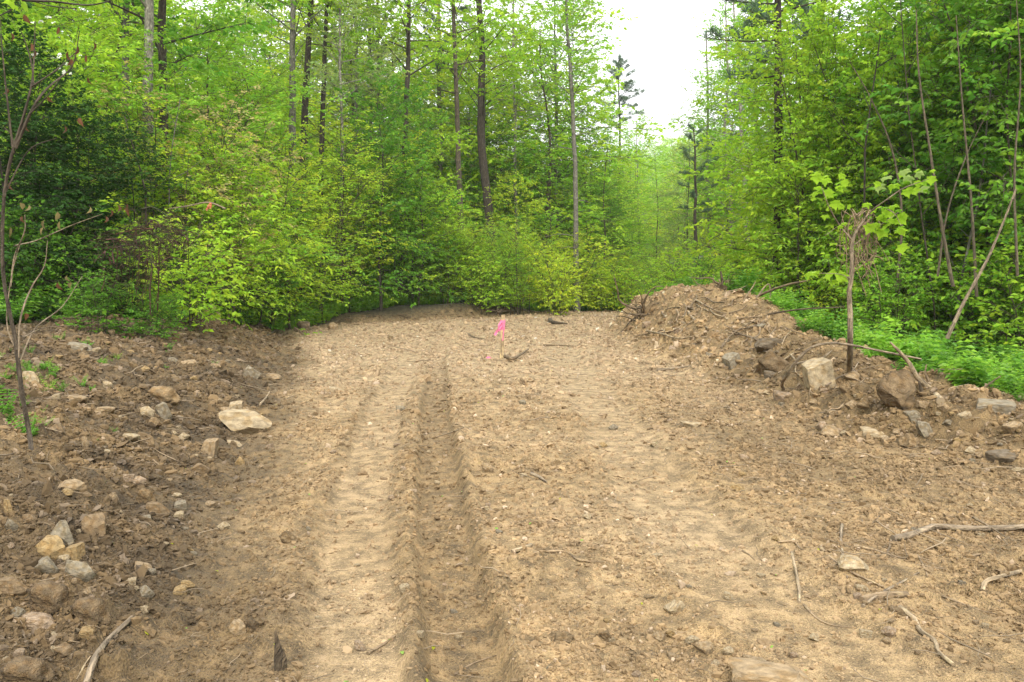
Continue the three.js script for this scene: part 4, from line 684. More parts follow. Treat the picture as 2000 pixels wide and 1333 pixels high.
stick([[46, 671], [80, 670], [142, 668]], 7, 'brown', 'long weathered stick beside the long grey slab');
stick([[368, 693], [395, 702], [421, 714]], 5, 'grey', 'grey stick on the upper left bank');
stick([[508, 800], [520, 786], [527, 774]], 5, 'pale', 'pale crooked twig behind the large pale boulder', { lift: 2 });
stick([[316, 612], [345, 617], [372, 630], [386, 637]], 5, 'brown', 'bent twig on the bank before the large tan boulder');
stick([[425, 606], [455, 623], [480, 632]], 6, 'pale', 'yellowish root beside the large tan boulder', { name: 'root', category: 'root', lift: 1 });
stick([[480, 624], [500, 628], [518, 632]], 6, 'pale', 'pale root right of the yellowish one', { name: 'root', category: 'root' });
stick([[510, 664], [528, 654], [545, 643]], 6, 'dark', 'dark stick at the upper left shoulder of the track');
stick([[986, 704], [1000, 708], [1018, 700], [1032, 690]], 8, 'brown', 'brown stick lying at the foot of the survey stake', { lift: 1 });
stick([[1062, 676], [1090, 676], [1123, 678]], 4, 'brown', 'thin stick lying right of the survey stake');
stick([[1074, 629], [1084, 634], [1108, 636]], 10, 'dark', 'dark root stump at the far end of the track', { end: 0.3, name: 'root', category: 'root' });
stick([[915, 655], [930, 662], [950, 665]], 5, 'brown', 'small stick left of the survey stake');
stick([[1283, 725], [1315, 722], [1350, 717]], 6, 'grey', 'grey stick at the foot of the dirt mound');
stick([[1500, 688], [1478, 674], [1448, 663], [1425, 650]], 5, 'brown', 'dark twig on the lower mound flank', { lift: 2 });
stick([[1408, 692], [1432, 664], [1478, 636]], 5, 'brown', 'long brown twig leaning on the mound flank', { lift: 2.5 });
stick([[1345, 612], [1352, 622], [1380, 642], [1396, 648]], 6, 'pale', 'pale root on the front of the mound', { name: 'root', category: 'root' });
stick([[1360, 606], [1322, 602], [1300, 606]], 4, 'brown', 'thin root near the top of the mound', { name: 'root', category: 'root' });
stick([[1530, 762], [1533, 740, 9.4], [1556, 706, 9.2], [1584, 680, 9.1], [1618, 671, 9.0], [1660, 674, 8.9], [1730, 688, 8.8], [1800, 702, 8.7]], 6, 'grey', 'long thin branch arching over the square-cut block', { name: 'branch', category: 'branch', end: 0.5 });
stick([[1838, 790], [1818, 762, 8.3], [1793, 738, 8.3], [1775, 708, 8.3], [1752, 682, 8.3], [1739, 669, 8.3]], 16, 'pale', 'tall split stump leaning left on the right berm', { name: 'stump', category: 'stump', end: 0.25 });
stick([[1802, 800], [1800, 770, 8.2], [1796, 745, 8.2]], 11, 'dark', 'short dark stub beside the tall split stump', { name: 'stump', category: 'stump', end: 0.4 });
stick([[1814, 745, 8.25], [1808, 728, 8.25], [1810, 712, 8.25]], 6, 'brown', 'small brown shoot between the split stump and the ferns', { end: 0.4 });
stick([[1771, 845], [1775, 830, 7.9], [1777, 816, 7.9], [1782, 812, 7.9]], 5, 'pale', 'little white root standing below the flat blue-grey stone', { name: 'root', category: 'root' });
stick([[1606, 818], [1625, 812], [1642, 800]], 5, 'dark', 'dark twig near the angular tan rock');
stick([[1872, 786], [1900, 772, 8.2], [1930, 752, 8.2], [1955, 735, 8.2]], 5, 'brown', 'dead brown stick slanting over the ferns at right', { end: 0.5 });
{ const d = 10.6; stick([[1850, 662, d], [1870, 618, d], [1888, 582, d], [1925, 515, d], [1952, 455, d], [1985, 370, d]], 9, 'grey', 'pale dead trunk leaning right in front of the right thicket', { name: 'leaning_dead_tree', category: 'dead tree', end: 0.4 }); }
stick([[1463, 588, 16.5], [1500, 570, 16], [1540, 556, 15.6], [1580, 548, 15.4]], 6, 'brown', 'dead branch lying over the end of the mound', { end: 0.4, name: 'branch', category: 'branch' });
stick([[1449, 618, 16], [1455, 585, 16], [1470, 562, 16], [1476, 550, 16]], 4, 'pale', 'pale shoot curving up from the mound top');
stick([[1462, 615, 16.2], [1480, 580, 16.2], [1502, 555, 16.2], [1505, 590, 16.2]], 4, 'pale', 'pale shoot bent into a hook behind the mound');
stick([[1412, 562], [1411, 548, 18.5], [1408, 530, 18.5]], 7, 'dark', 'short broken sapling standing on the mound top', { end: 0.5 });
stick([[1500, 614, 13.5], [1560, 605, 13.2], [1650, 600, 13]], 4, 'dark', 'dark twig crossing in front of the brush pile', { end: 0.5 });
for (let k = 0; k < 34; k++) {
  const x = lerp(1225, 1640, rk()), y = curve([[1225, 612], [1300, 590], [1400, 585], [1480, 610], [1560, 670], [1640, 740]])(x) + 70 * rk(), a = rk() * PI - PI * 0.5 + (rk() < 0.5 ? PI : 0), L = 14 + 26 * rk();
  stick([[x - cos(a) * L, y - sin(a) * L * 0.5], [x, y + 3], [x + cos(a + 0.4) * L, y + sin(a + 0.4) * L * 0.5], [x + cos(a + 0.2) * L * 1.7, y + sin(a) * L * 0.9]], 2.5 + 2.5 * rk(), pick(['root', 'brown', 'pale', 'grey']), 'broken root sticking out of the dirt mound', { group: 'roots in the dirt mound', name: 'root', category: 'root', lift: 1 + 1.5 * rk() });
}
{ // the splintered wood stub at the bottom
  const m = new MB(), p = onGround(546, 1306), d = -p.z, k = d / FPX;
  m.tube([V(0, -12 * k, 0), V(0, 20 * k, 0), V(-3 * k, 48 * k, 0), V(-7 * k, 78 * k, 0)], [13 * k, 12 * k, 7 * k, 1.2 * k], 7, [1, 1, 1], 0.25, 4, true);
  m.tube([V(7 * k, -10 * k, 2 * k), V(8 * k, 18 * k, 2 * k), V(9 * k, 40 * k, 0)], [9 * k, 7 * k, 1 * k], 6, [1, 1, 1], 0.25, 5, true);
  const o = new THREE.Mesh(m.build(), WOOD.dark); o.position.copy(p); addThing(o, 'stump', 'dark splintered wood stub sticking up at the bottom left', 'stump');
}
function rootBall(p, R, n, seed, name, label, wood, soilTone, o = {}) {
  const r = rngOf(seed), g = new THREE.Group(), m = new MB(); g.position.copy(p);
  const core = part('soil_core', ROCKS.clod[seed % 4], STONE[soilTone], g); core.scale.set(R * 1.1, R * 0.75, R * 0.9); core.rotation.set(seed, seed * 2.1, seed * 0.7);
  for (let k = 0; k < n; k++) {
    const a = r() * 6.28, e = r() * 1.5 - 0.5, dir = V(cos(a) * cos(e) + (o.lean ?? 0), sin(e) * 0.8, sin(a) * cos(e)).normalize(), pts = [V((r() - 0.5) * R, (r() - 0.5) * R * 0.5, (r() - 0.5) * R * 0.8)], thick = k % 6 === 0, L = R * (thick ? 1.6 : 0.5 + 1.5 * r() * r());
    for (let j = 1; j <= 8; j++) { dir.add(V(r() - 0.5, r() - 0.55, r() - 0.5).multiplyScalar(thick ? 0.9 : 1.7)).normalize(); pts.push(pts[j - 1].clone().addScaledVector(dir, L / 6)); }
    const c = new THREE.CatmullRomCurve3(pts).getPoints(18), t0 = 0.7 + 0.5 * r(); m.tube(c, (u) => R * (thick ? 0.075 : 0.014 + 0.018 * (k % 5) / 4) * (1 - 0.85 * u), 5, [t0, t0, t0], 0.15, k);
  }
  part('roots', m.build(), WOOD[wood], g).userData.kind = 'stuff';
  return addThing(g, name, label, 'roots');
}
rootBall(onGround(1262, 616).add(V(0, 0.08, 0)), 0.6, 70, 3, 'uprooted_stump', 'uprooted stump with twisted roots at the left end of the mound', 'brown', 'ochre', { lean: 0.5 });
rootBall(onGround(1215, 606).add(V(0, 0.15, 0)), 0.36, 50, 6, 'uprooted_stump', 'pale splintered root mass left of the uprooted stump', 'root', 'ochre', { lean: -0.7 });
rootBall(onGround(1420, 566).add(V(0, 0.05, 0)), 0.36, 60, 7, 'uprooted_stump', 'hairy brown root clump on the mound crest', 'brown', 'soil');
rootBall(onGround(974, 624).add(V(0, 0.3, 0)), 0.24, 60, 8, 'root_clump', 'small dark root clump behind the head of the survey stake', 'dark', 'dark');
rootBall(onGround(1650, 590).add(V(0, 0.1, 0)), 0.55, 80, 9, 'brush_pile', 'brown brush pile behind the dead leaning sapling', 'brown', 'soil');
rootBall(onGround(762, 664).add(V(0, 0.03, 0)), 0.16, 18, 10, 'root_clump', 'small pale root clump on the left of the far track', 'root', 'ochre');
{ // rotten mossy log behind the right berm
  const m = new MB(), p = onGround(1770, 648), g = new THREE.Group(); g.position.copy(p).add(V(0, 0.12, 0));
  m.tube([V(-0.55, 0.05, 0.1), V(-0.2, 0.12, 0), V(0.3, 0.08, -0.1), V(0.8, -0.05, -0.1)], [0.2, 0.27, 0.25, 0.2], 12, [1, 1, 1], 0.2, 8, true);
  part('wood', m.build(), barkMat([0.26, 0.16, 0.05]), g);
  const ms = part('moss', ROCKS.clod[1], mat({ color: rgb(0.3, 0.24, 0.03), bumpMap: rockBump, bumpScale: 0.03 }), g); ms.scale.set(0.42, 0.3, 0.36); ms.position.set(0.3, 0.16, 0.08);
  addThing(g, 'rotten_log', 'rotten orange log with moss among the plants at right', 'log');
}
// ------------------------------------------------------------------ the survey stake and the flagging
const pink = mat({ color: rgb(0.68, 0.16, 0.29), roughness: 0.5, side: THREE.DoubleSide }), orange = mat({ color: rgb(0.55, 0.16, 0.08), roughness: 0.45, side: THREE.DoubleSide });
function ribbon(pts, w, twist = 0.6) {                            // a strip of plastic tape with a little thickness
  const c = new THREE.CatmullRomCurve3(pts), n = 24, g = new THREE.BufferGeometry(), p = [], idx = [];
  for (let k = 0; k <= n; k++) { const t = k / n, q = c.getPoint(t), d = c.getTangent(t), a = twist * sin(t * 7), s = V(cos(a), 0, sin(a)); s.addScaledVector(d, -s.dot(d)).normalize(); const nn = V().crossVectors(d, s).multiplyScalar(0.0008); for (const [u, v] of [[-1, -1], [1, -1], [1, 1], [-1, 1]]) p.push(q.x + s.x * u * w / 2 + nn.x * v, q.y + s.y * u * w / 2 + nn.y * v, q.z + s.z * u * w / 2 + nn.z * v); }
  for (let k = 0; k < n; k++) for (let s = 0; s < 4; s++) { const a = k * 4 + s, b = k * 4 + (s + 1) % 4; idx.push(a, b, a + 4, b, b + 4, a + 4); }
  idx.push(0, 2, 1, 0, 3, 2); const e = n * 4; idx.push(e, e + 1, e + 2, e, e + 2, e + 3);
  g.setAttribute('position', new THREE.Float32BufferAttribute(p, 3)); g.setIndex(idx); const o = g.toNonIndexed(); o.computeVertexNormals(); return o;
}
{
  const p = onGround(980, 701), d = -p.z, H = 86 / FPX * d, g = new THREE.Group(), sh = new THREE.Shape(); g.position.copy(p); g.rotation.z = -0.035;
  sh.moveTo(-0.033, -0.2); sh.lineTo(0.033, -0.2); sh.lineTo(0.033, H); sh.lineTo(-0.033, H); sh.closePath();
  const wood = new THREE.ExtrudeGeometry(sh, { depth: 0.028, bevelEnabled: true, bevelSize: 0.003, bevelThickness: 0.003, bevelSegments: 1 });
  part('lath', wood, mat({ color: rgb(0.6, 0.43, 0.23), map: barkMap, roughness: 0.8 }), g);
  const top = H - 0.1, wrap = []; for (let k = 0; k <= 40; k++) { const a = k / 40 * 6.28 * 3.2, ca = cos(a), sa = sin(a), k2 = 1 / max(abs(ca) / 0.041, abs(sa) / 0.024); wrap.push(V(ca * k2, top - 0.2 * k / 40 + 0.012 * sin(k * 1.7), 0.014 + sa * k2)); }
  part('ribbon_wrap', mergeGeometries([0, 1, 2].map((s) => { const c = []; for (let k = 0; k <= 16; k++) { const a = k / 16 * 6.283, ca = cos(a), sa = sin(a), q = 1 / max(abs(ca) / 0.041, abs(sa) / 0.022); c.push([ca * q, 0.014 + sa * q]); } const P = [], I = []; c.forEach(([x, z], k) => { for (const y of [top - 0.06 * s, top - 0.06 * s - 0.07]) P.push(x * (1 + 0.1 * sin(k * 2.1 + s)), y + 0.012 * sin(k * 1.1 + s * 2), z + 0.004 * sin(k * 1.7 + s)); if (k) { const a = k * 2; I.push(a - 2, a - 1, a, a - 1, a + 1, a); } }); const b = new THREE.BufferGeometry(); b.setAttribute('position', new THREE.Float32BufferAttribute(P, 3)); b.setIndex(I); b.computeVertexNormals(); return b; })), pink, g);
  part('ribbon_tail', ribbon([V(-0.03, top - 0.1, 0.05), V(-0.06, top - 0.16, 0.07), V(-0.1, top - 0.2, 0.07), V(-0.15, top - 0.3, 0.08)], 0.05), pink, g);
  part('ribbon_tail', ribbon([V(0.012, top - 0.12, 0.05), V(0.016, top - 0.25, 0.052), V(0.006, top - 0.4, 0.05)], 0.022, 0.5), pink, g);
  part('ribbon_tail', ribbon([V(-0.03, top - 0.02, 0.05), V(-0.07, top - 0.1, 0.07), V(-0.07, top - 0.22, 0.06)], 0.05), pink, g);
  addThing(g, 'survey_stake', 'wooden survey stake with pink ribbon standing in the track', 'stake');
  const q = onGround(955, 702), s = new THREE.Mesh(ribbon([V(-0.06, 0.02, 0), V(-0.02, 0.05, 0.02), V(0.03, 0.03, 0.03), V(0.07, 0.025, 0)], 0.07), pink); s.position.copy(q); s.scale.setScalar(0.7); addThing(s, 'ribbon_scrap', 'scrap of pink ribbon on the dirt left of the survey stake', 'ribbon');
  const f = at(408, 404, 16), fg = new THREE.Group(); fg.position.copy(f); fg.scale.setScalar(0.75);
  part('knot', ribbon([V(0.04, 0.1, 0), V(0.0, 0.04, 0.02), V(-0.03, -0.02, 0.01), V(-0.08, -0.1, 0)], 0.05), orange, fg); part('tail', ribbon([V(0.04, 0.1, 0), V(0.06, 0.02, 0.03), V(0.02, -0.05, 0.02)], 0.05), orange, fg); part('tail', ribbon([V(-0.08, -0.06, 0), V(-0.02, -0.05, 0.02), V(0.05, -0.03, 0.01)], 0.04), orange, fg);
  addThing(fg, 'flagging_tape', 'orange flagging tape tied to a twig in the left thicket', 'tape');
  stick([[440, 408, 16.05], [408, 396, 16.05], [370, 402, 16.1], [330, 408, 16.2]], 4, 'grey', 'grey dead twig carrying the orange flagging tape', { end: 0.6, name: 'branch', category: 'branch' });
}
// ------------------------------------------------------------------ saplings in front
function lobedLeaf(lobes, deep) {                                  // a maple-like blade with its stalk at the origin, lying along +y, a little cupped
  const P = [[0, 0, 0]], I = [], C = [0, 0.42]; P.push([C[0], C[1], 0.05]); const out = [];
  const tips = lobes === 5 ? [[-0.42, 0.12], [-0.56, 0.52], [0, 1], [0.56, 0.52], [0.42, 0.12]] : [[-0.3, 0.35], [0, 1], [0.3, 0.35]];
  out.push([0, 0.06]); tips.forEach((t, k) => { const b = tips[k - 1]; if (b) { const mx = (t[0] + b[0]) / 2, my = (t[1] + b[1]) / 2; out.push([lerp(mx, C[0], deep), lerp(my, C[1], deep)]); } const dx = t[0] - C[0], dy = t[1] - C[1]; out.push([C[0] + dx * 0.62 - dy * 0.24, C[1] + dy * 0.62 + dx * 0.24], t, [C[0] + dx * 0.62 + dy * 0.24, C[1] + dy * 0.62 - dx * 0.24]); });
  const order = out.slice().sort((a, b) => atan2(a[0] - C[0], C[1] - a[1]) - atan2(b[0] - C[0], C[1] - b[1]));
  const base = P.length; order.forEach(([x, y]) => P.push([x, y, -0.5 * (x * x + (y - 0.42) * (y - 0.42)) + 0.05 * sin(x * 9) + 0.12 * abs(x)]));
  for (let k = 0; k < order.length; k++) I.push(1, base + k, base + (k + 1) % order.length);
  const g = new THREE.BufferGeometry(); g.setAttribute('position', new THREE.Float32BufferAttribute(P.flat(), 3)); g.setIndex(I); g.computeVertexNormals(); g.setAttribute('color', new THREE.Float32BufferAttribute(new Float32Array(P.length * 3).fill(1), 3)); return g;
}
const MAPLE = [lobedLeaf(5, 0.14), lobedLeaf(5, 0.06)], DRY = new MB(); DRY.leaf(V(0, 0, 0), V(0, 1, 0), V(0, 0, 1), 1, 0.62, [1, 1, 1], 1); const dryGeo = DRY.build();
const lr = rngOf(246);
for (const [px, w, wood, label] of [[[[1862, 560, 13.4], [1840, 440, 13.4], [1818, 300, 13.5], [1795, 140, 13.6], [1790, 20, 13.7]], 8, 'stem', 'brown stem leaning left in the right thicket'], [[[1908, 580, 13.2], [1898, 400, 13.2], [1880, 200, 13.3], [1868, 30, 13.4]], 7, 'stem', 'thinner brown stem right of the left-leaning one'], [[[1752, 560, 14.8], [1762, 420, 14.8], [1742, 290, 14.9], [1700, 190, 15], [1660, 120, 15]], 6, 'stem', 'stem arching left above the maple sapling'], [[[1988, 540, 12.4], [1982, 340, 12.4], [1994, 150, 12.4], [1986, 0, 12.5]], 6, 'stem', 'straight grey stem at the right edge of the picture'], [[[1832, 540, 13.8], [1850, 420, 13.8], [1890, 300, 13.9], [1940, 200, 14]], 5, 'stem', 'thin stem slanting right across the thicket']]) stick(px, w, wood, label, { name: 'leaning_sapling', category: 'sapling', end: 0.25 });
{ // maple sapling in front of the right thicket
  const D = 9.3, g = new THREE.Group(), base = onGround(1660, 716), P = (x, y, dd = 0) => at(x, y, D + dd).sub(base); g.position.copy(base);
  const m = new MB(), st = [V(0, -0.15, 0), P(1661, 660), P(1661, 610), P(1659, 580), P(1664, 520), P(1666, 470), P(1676, 446)];
  m.tube(new THREE.CatmullRomCurve3(st).getPoints(30), (u) => lerp(0.038, 0.016, u), 8, [1, 1, 1], 0.12, 3); part('stem', m.build(), WOOD.grey, g);
  const b = new MB(), br = (pts, r) => b.tube(new THREE.CatmullRomCurve3(pts.map((q) => P(...q))).getPoints(14), (u) => lerp(r, 0.003, u), 5);
  br([[1666, 470], [1640, 440], [1618, 400, -0.1], [1605, 365, -0.1]], 0.011); br([[1676, 446], [1700, 415], [1730, 392, -0.2], [1765, 368, -0.3], [1815, 350, -0.3]], 0.013); br([[1690, 425], [1712, 408], [1745, 415, -0.2], [1760, 440, -0.2]], 0.008); br([[1661, 545], [1640, 536, -0.2], [1600, 534, -0.2]], 0.006); br([[1667, 480], [1720, 440], [1755, 415, 0.1]], 0.006);
  br([[1661, 600], [1664, 500, 0.05], [1648, 440, 0.05], [1612, 460, 0.1]], 0.007); part('branches', b.build(), WOOD.grey, g);
  const dead = new MB(); for (let k = 0; k < 34; k++) { const x0 = 1640 + lr() * 70, y0 = 400 + lr() * 60; dead.tube(new THREE.CatmullRomCurve3([P(1666 + lr() * 20, 470 - lr() * 50), P(x0, y0, lr() * 0.3), P(x0 + (lr() - 0.5) * 60, y0 + 30 + lr() * 40, lr() * 0.3), P(x0 + (lr() - 0.5) * 110, y0 + 60 + lr() * 80, lr() * 0.3)]).getPoints(10), () => 0.0045, 4); } part('dead_vines', dead.build(), WOOD.root, g).userData.kind = 'stuff';
  for (const [x, y, s, tone] of [[1594, 345, 34, 'bright'], [1615, 355, 32, 'bright'], [1625, 378, 36, 'bright'], [1645, 368, 32, 'bright'], [1600, 380, 34, 'bright'], [1630, 398, 30, 'bright'], [1650, 345, 22, 'bright'], [1614, 425, 24, 'bright'], [1722, 365, 32, 'pale'], [1738, 352, 34, 'pale'], [1752, 366, 34, 'bright'], [1768, 338, 32, 'pale'], [1784, 352, 34, 'pale'], [1792, 370, 32, 'bright'], [1806, 344, 34, 'pale'], [1820, 350, 28, 'bright'], [1772, 374, 32, 'bright'], [1800, 372, 30, 'pale'], [1702, 404, 32, 'bright'], [1717, 428, 34, 'bright'], [1735, 417, 30, 'bright'], [1752, 430, 36, 'bright'], [1706, 446, 34, 'bright'], [1728, 456, 34, 'bright'], [1754, 456, 38, 'bright'], [1762, 484, 36, 'bright'], [1720, 444, 30, 'bright'], [1594, 540, 40, 'bright'], [1622, 538, 40, 'bright'], [1650, 541, 42, 'bright'], [1632, 552, 30, 'bright'], ...Array.from({ length: 46 }, () => { const c = pick([[1618, 372, 34, 26], [1770, 356, 56, 22], [1730, 432, 34, 30], [1640, 430, 40, 26]]); return [c[0] + (lr() - 0.5) * 2 * c[2], c[1] + (lr() - 0.5) * 2 * c[3], 13 + 13 * lr(), pick(['bright', 'bright', 'bright', 'mid'])]; })]) {
    const l = part('leaf', pick(MAPLE), LEAF[tone], g); l.position.copy(P(x, y - s * 0.3, -0.15 + 0.3 * lr())); l.scale.set(s * 0.74 / FPX * D, s * 0.74 / FPX * D, s * (0.5 + 1.2 * lr()) / FPX * D); l.rotation.set(-PI * (0.62 + 0.3 * lr()) + PI * 0.0, (lr() - 0.5) * 1.4, (lr() - 0.5) * 1.6, 'YXZ');
  }
  addThing(g, 'maple_sapling', 'thin pale maple sapling with large fresh leaves on the right', 'sapling');
}
{ // bare sapling with dry leaves at the left edge
  const D = 5.2, g = new THREE.Group(), base = onGround(62, 906), P = (x, y, dd = 0) => at(x, y, D + dd).sub(base); g.position.copy(base);
  const m = new MB(), st = [V(0, -0.1, 0), P(57, 850), P(44, 780), P(36, 720), P(30, 668), P(16, 600), P(6, 540), P(4, 460), P(8, 380), P(18, 320), P(28, 284)];
  m.tube(new THREE.CatmullRomCurve3(st).getPoints(50), (u) => lerp(0.0155, 0.009, u), 8, [1, 1, 1], 0.1, 5); part('stem', m.build(), BARK.twig, g);
  const b = new MB(), br = (pts, r, e = 0.0025) => b.tube(new THREE.CatmullRomCurve3(pts.map((q) => P(...q))).getPoints(20), (u) => lerp(r, e, u), 5, [1, 1, 1], 0.1);
  br([[28, 284], [42, 240], [60, 170], [66, 110, 0.1], [68, 40, 0.1]], 0.011); br([[30, 290], [70, 200], [100, 165, 0.1], [140, 130, 0.2], [155, 60, 0.2]], 0.010); br([[60, 170], [105, 140], [150, 100, 0.2]], 0.006); br([[26, 300], [14, 200], [4, 100], [0, 40]], 0.008); br([[20, 312], [50, 235], [90, 190, -0.1], [120, 150, -0.1]], 0.006); br([[8, 380], [60, 290, 0.1], [110, 270, 0.2]], 0.005);
  br([[66, 170], [60, 120], [48, 80], [40, 60]], 0.005); br([[28, 284], [20, 262], [8, 250]], 0.005);
  part('branches', b.build(), BARK.twig, g);
  const b2 = new MB(), br2 = (pts, r) => b2.tube(new THREE.CatmullRomCurve3(pts.map((q) => P(...q))).getPoints(20), (u) => lerp(r, 0.002, u), 5); br2([[36, 700], [40, 620], [62, 560, 0.1], [86, 520, 0.1], [92, 470, 0.1]], 0.008); br2([[34, 690], [14, 640], [22, 540], [50, 440]], 0.006); br2([[38, 705], [70, 640, 0.2], [120, 600, 0.4], [160, 540, 0.5]], 0.006); br2([[20, 560], [28, 500], [48, 450, -0.1], [48, 420, -0.1]], 0.006); br2([[42, 660], [90, 640, 0.3], [150, 636, 0.5]], 0.004); br2([[28, 480], [70, 470, 0.2], [140, 440, 0.4], [200, 418, 0.5]], 0.005);
  part('pale_shoots', b2.build(), WOOD.grey, g);
  const dry = new THREE.MeshPhysicalMaterial({ color: rgb(0.17, 0.08, 0.04), vertexColors: true, roughness: 1, transmission: 0.35, side: THREE.DoubleSide, specularIntensity: 0.1 }), fade = new THREE.MeshPhysicalMaterial({ color: rgb(0.27, 0.22, 0.09), vertexColors: true, roughness: 1, transmission: 0.4, side: THREE.DoubleSide, specularIntensity: 0.1 });
  for (const [x, y, t] of [[60, 92, 0], [66, 104, 0], [114, 60, 0], [132, 108, 0], [150, 98, 0], [182, 90, 0], [168, 114, 0], [140, 122, 0], [172, 158, 0], [14, 180, 0], [154, 238, 0], [126, 254, 0], [50, 250, 0], [94, 196, 0], [46, 36, 0], [20, 72, 0], [38, 404, 1], [56, 408, 1], [176, 412, 1], [216, 418, 0], [206, 430, 0], [230, 408, 0], [250, 406, 0], [242, 414, 0], [112, 422, 1], [86, 438, 1], [44, 430, 0], [84, 452, 1], [116, 440, 1], [20, 452, 1], [18, 364, 0], [130, 546, 1], [112, 560, 0], [50, 620, 0], [140, 560, 1]]) {
    const l = part('leaf', dryGeo, t ? fade : dry, g); l.position.copy(P(x, y - 8, lr() * 0.3)); l.scale.set(0.028 + 0.034 * lr(), 0.045 + 0.026 * lr(), 0.1); l.rotation.set(PI + (lr() - 0.5) * 0.9, lr() * 6.28, (lr() - 0.5) * 0.9);
  }
  addThing(g, 'dry_sapling', 'thin brown sapling with withered leaves at the left edge', 'sapling');
}
{ // dead vines hanging over the left thicket
  const g = new MB(), r = rngOf(135), P = (x, y, d) => at(x, y, d);
  const knots = [[238, 478, 44, 24], [290, 462, 50, 26], [318, 440, 40, 20], [262, 520, 34, 34], [306, 512, 30, 40], [215, 540, 26, 30], [345, 470, 30, 16]];
  for (let k = 0; k < 520; k++) {
    const [cx, cy, sx, sy] = knots[floor(r() * knots.length)], gs = () => (r() + r() + r() - 1.5) * 1.3, x = cx + gs() * sx, y = cy + gs() * sy, d = 11.9 + 0.9 * r(), a = r() * PI * 2, L = (0.4 + r()) * sx * 0.7, th = r() < 0.06 ? 0.012 : 0.0034;
    const pts = [P(x - cos(a) * L, y - sin(a) * L * 0.45 + 6, d + (r() - 0.5) * 0.6), P(x - cos(a + 0.5) * L * 0.4, y - 8 * r(), d), P(x + cos(a - 0.4) * L * 0.5, y + sin(a) * L * 0.2, d + (r() - 0.5) * 0.4), P(x + cos(a) * L, y + sin(a) * L * 0.4 + 12 * r(), d + (r() - 0.5) * 0.6)];
    g.tube(new THREE.CatmullRomCurve3(pts).getPoints(7), (u) => th * (1 - 0.5 * u), 3, [0.7 + 0.7 * r(), 0.6 + 0.6 * r(), 0.6 + 0.3 * r()]);
  }
  for (let k = 0; k < 24; k++) { const x = 225 + 60 * (r() + r()) * 0.9, y = 455 + 70 * r(), d = 11.8 + 0.9 * r(), e = onGround(x, 612).y, b = 40 + 90 * r(); g.tube(new THREE.CatmullRomCurve3([P(x, y, d), P(x + (r() - 0.5) * 14, y + b * 0.5, d), P(x + (r() - 0.5) * 30, y + b, d)]).getPoints(6), () => 0.0035 + (k < 3 ? 0.006 : 0), 4, [0.8 + 0.5 * r(), 0.75 + 0.4 * r(), 0.7]); }
  const o = new THREE.Mesh(g.build(), barkMat([0.105, 0.068, 0.04])); addThing(o, 'dead_vines', 'tangle of dead brown vines hanging over the left thicket', 'vines');
}
U('shrub', 1, 190, 12.2, 0.95, 'deep', 'leafy shrub growing up in front of the dead brown vines');
U('shrub', 2, 372, 15.2, 2.0, 'bright', 'bright shrub right of the dead brown vines');
U('shrub', 0, 300, 12.6, 0.8, 'deep', 'small dark shrub under the dead brown vines');
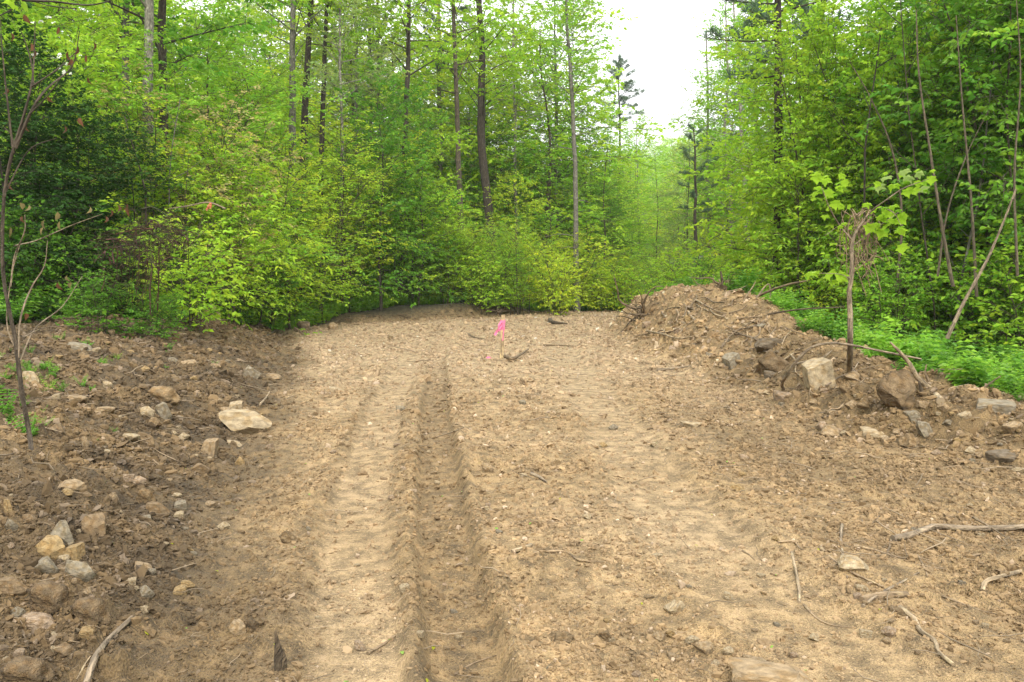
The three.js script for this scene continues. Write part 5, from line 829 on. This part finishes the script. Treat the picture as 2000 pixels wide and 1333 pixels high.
{ // dogwood blossom at the upper left
  const r = rngOf(59), g = new THREE.Group(), D = 15.5, base = standing(60, D); g.position.copy(base); const P = (x, y, d = D) => at(x, y, d).sub(base), m = new MB(), br = (pts, q) => m.tube(new THREE.CatmullRomCurve3(pts).getPoints(18), (u) => lerp(q, 0.005, u), 6);
  br([V(0, -0.2, 0), P(58, 400), P(66, 250), P(84, 110)], 0.05); br([P(64, 270), P(110, 180), P(160, 110)], 0.02); br([P(62, 300), P(30, 190), P(20, 110)], 0.02); br([P(75, 180), P(120, 130), P(150, 118)], 0.012); part('trunk', m.build(), BARK.brown, g);
  const pet = new MB(); for (let k = 0; k < 4; k++) { const a = k * PI / 2; pet.leaf(V(0, 0, 0), V(cos(a), 0.2, sin(a)).normalize(), V(-cos(a) * 0.2, 1, -sin(a) * 0.2).normalize(), 0.055, 0.05, [1, 1, 1], 1); } const pg = pet.build(), white = leafMat([0.72, 0.74, 0.62], 0.3);
  for (let k = 0; k < 30; k++) { const [x, y] = pick([[90, 98], [76, 106], [105, 112], [145, 108], [118, 128], [62, 112], [135, 142], [70, 42], [96, 40], [120, 130]]), f = part('blossom', pg, white, g); f.position.copy(P(x + (r() - 0.5) * 26, y + (r() - 0.5) * 16, D - 1.2 + 0.5 * r())); f.rotation.set(0.5 + (r() - 0.5), r() * 6, (r() - 0.5)); f.scale.setScalar(0.6 + 0.5 * r()); }
  const lv = new MB(); for (let k = 0; k < 900; k++) { const p = P(10 + 150 * r(), 60 + 190 * r(), D - 0.8 + 1.6 * r()), d = V(r() - 0.5, -0.3, r() - 0.5).normalize(), n = V(r() - 0.5, 0.8, r() - 0.5); n.addScaledVector(d, -n.dot(d)).normalize(); lv.leaf(p, d, n, 0.1, 0.055, tint(r, 0.2)); } part('crown', lv.build(), LEAF.bright, g);
  addThing(g, 'dogwood_tree', 'dogwood with white blossoms at the upper left', 'tree');
}
{ // a leafy twig hanging in at the top left corner
  const g = new THREE.Group(), b0 = at(-40, -20, 4.5), P = (x, y) => at(x, y, 4.5).sub(b0), m = new MB(); g.position.copy(b0);
  m.tube(new THREE.CatmullRomCurve3([P(-40, -20), P(40, 0), P(100, 3), P(175, 10), P(215, 2)]).getPoints(14), (u) => lerp(0.009, 0.003, u), 5); m.tube(new THREE.CatmullRomCurve3([P(60, 1), P(100, 12), P(150, 17)]).getPoints(8), () => 0.003, 4); m.tube(new THREE.CatmullRomCurve3([P(-40, 45), P(0, 30), P(24, 18)]).getPoints(8), () => 0.004, 4); part('twig', m.build(), BARK.dark, g);
  for (const [x, y] of [[36, 12], [50, 22], [20, 4], [190, 2]]) { const l = part('leaf', MAPLE[0], LEAF.bright, g); l.position.copy(P(x, y)); l.scale.setScalar(0.09); l.rotation.set(-PI * 0.6, lr() * 2, lr() * 2); }
  addThing(g, 'overhanging_twig', 'dark leafy twig hanging in at the top left corner', 'twig');
}

renderer.render(scene, camera);
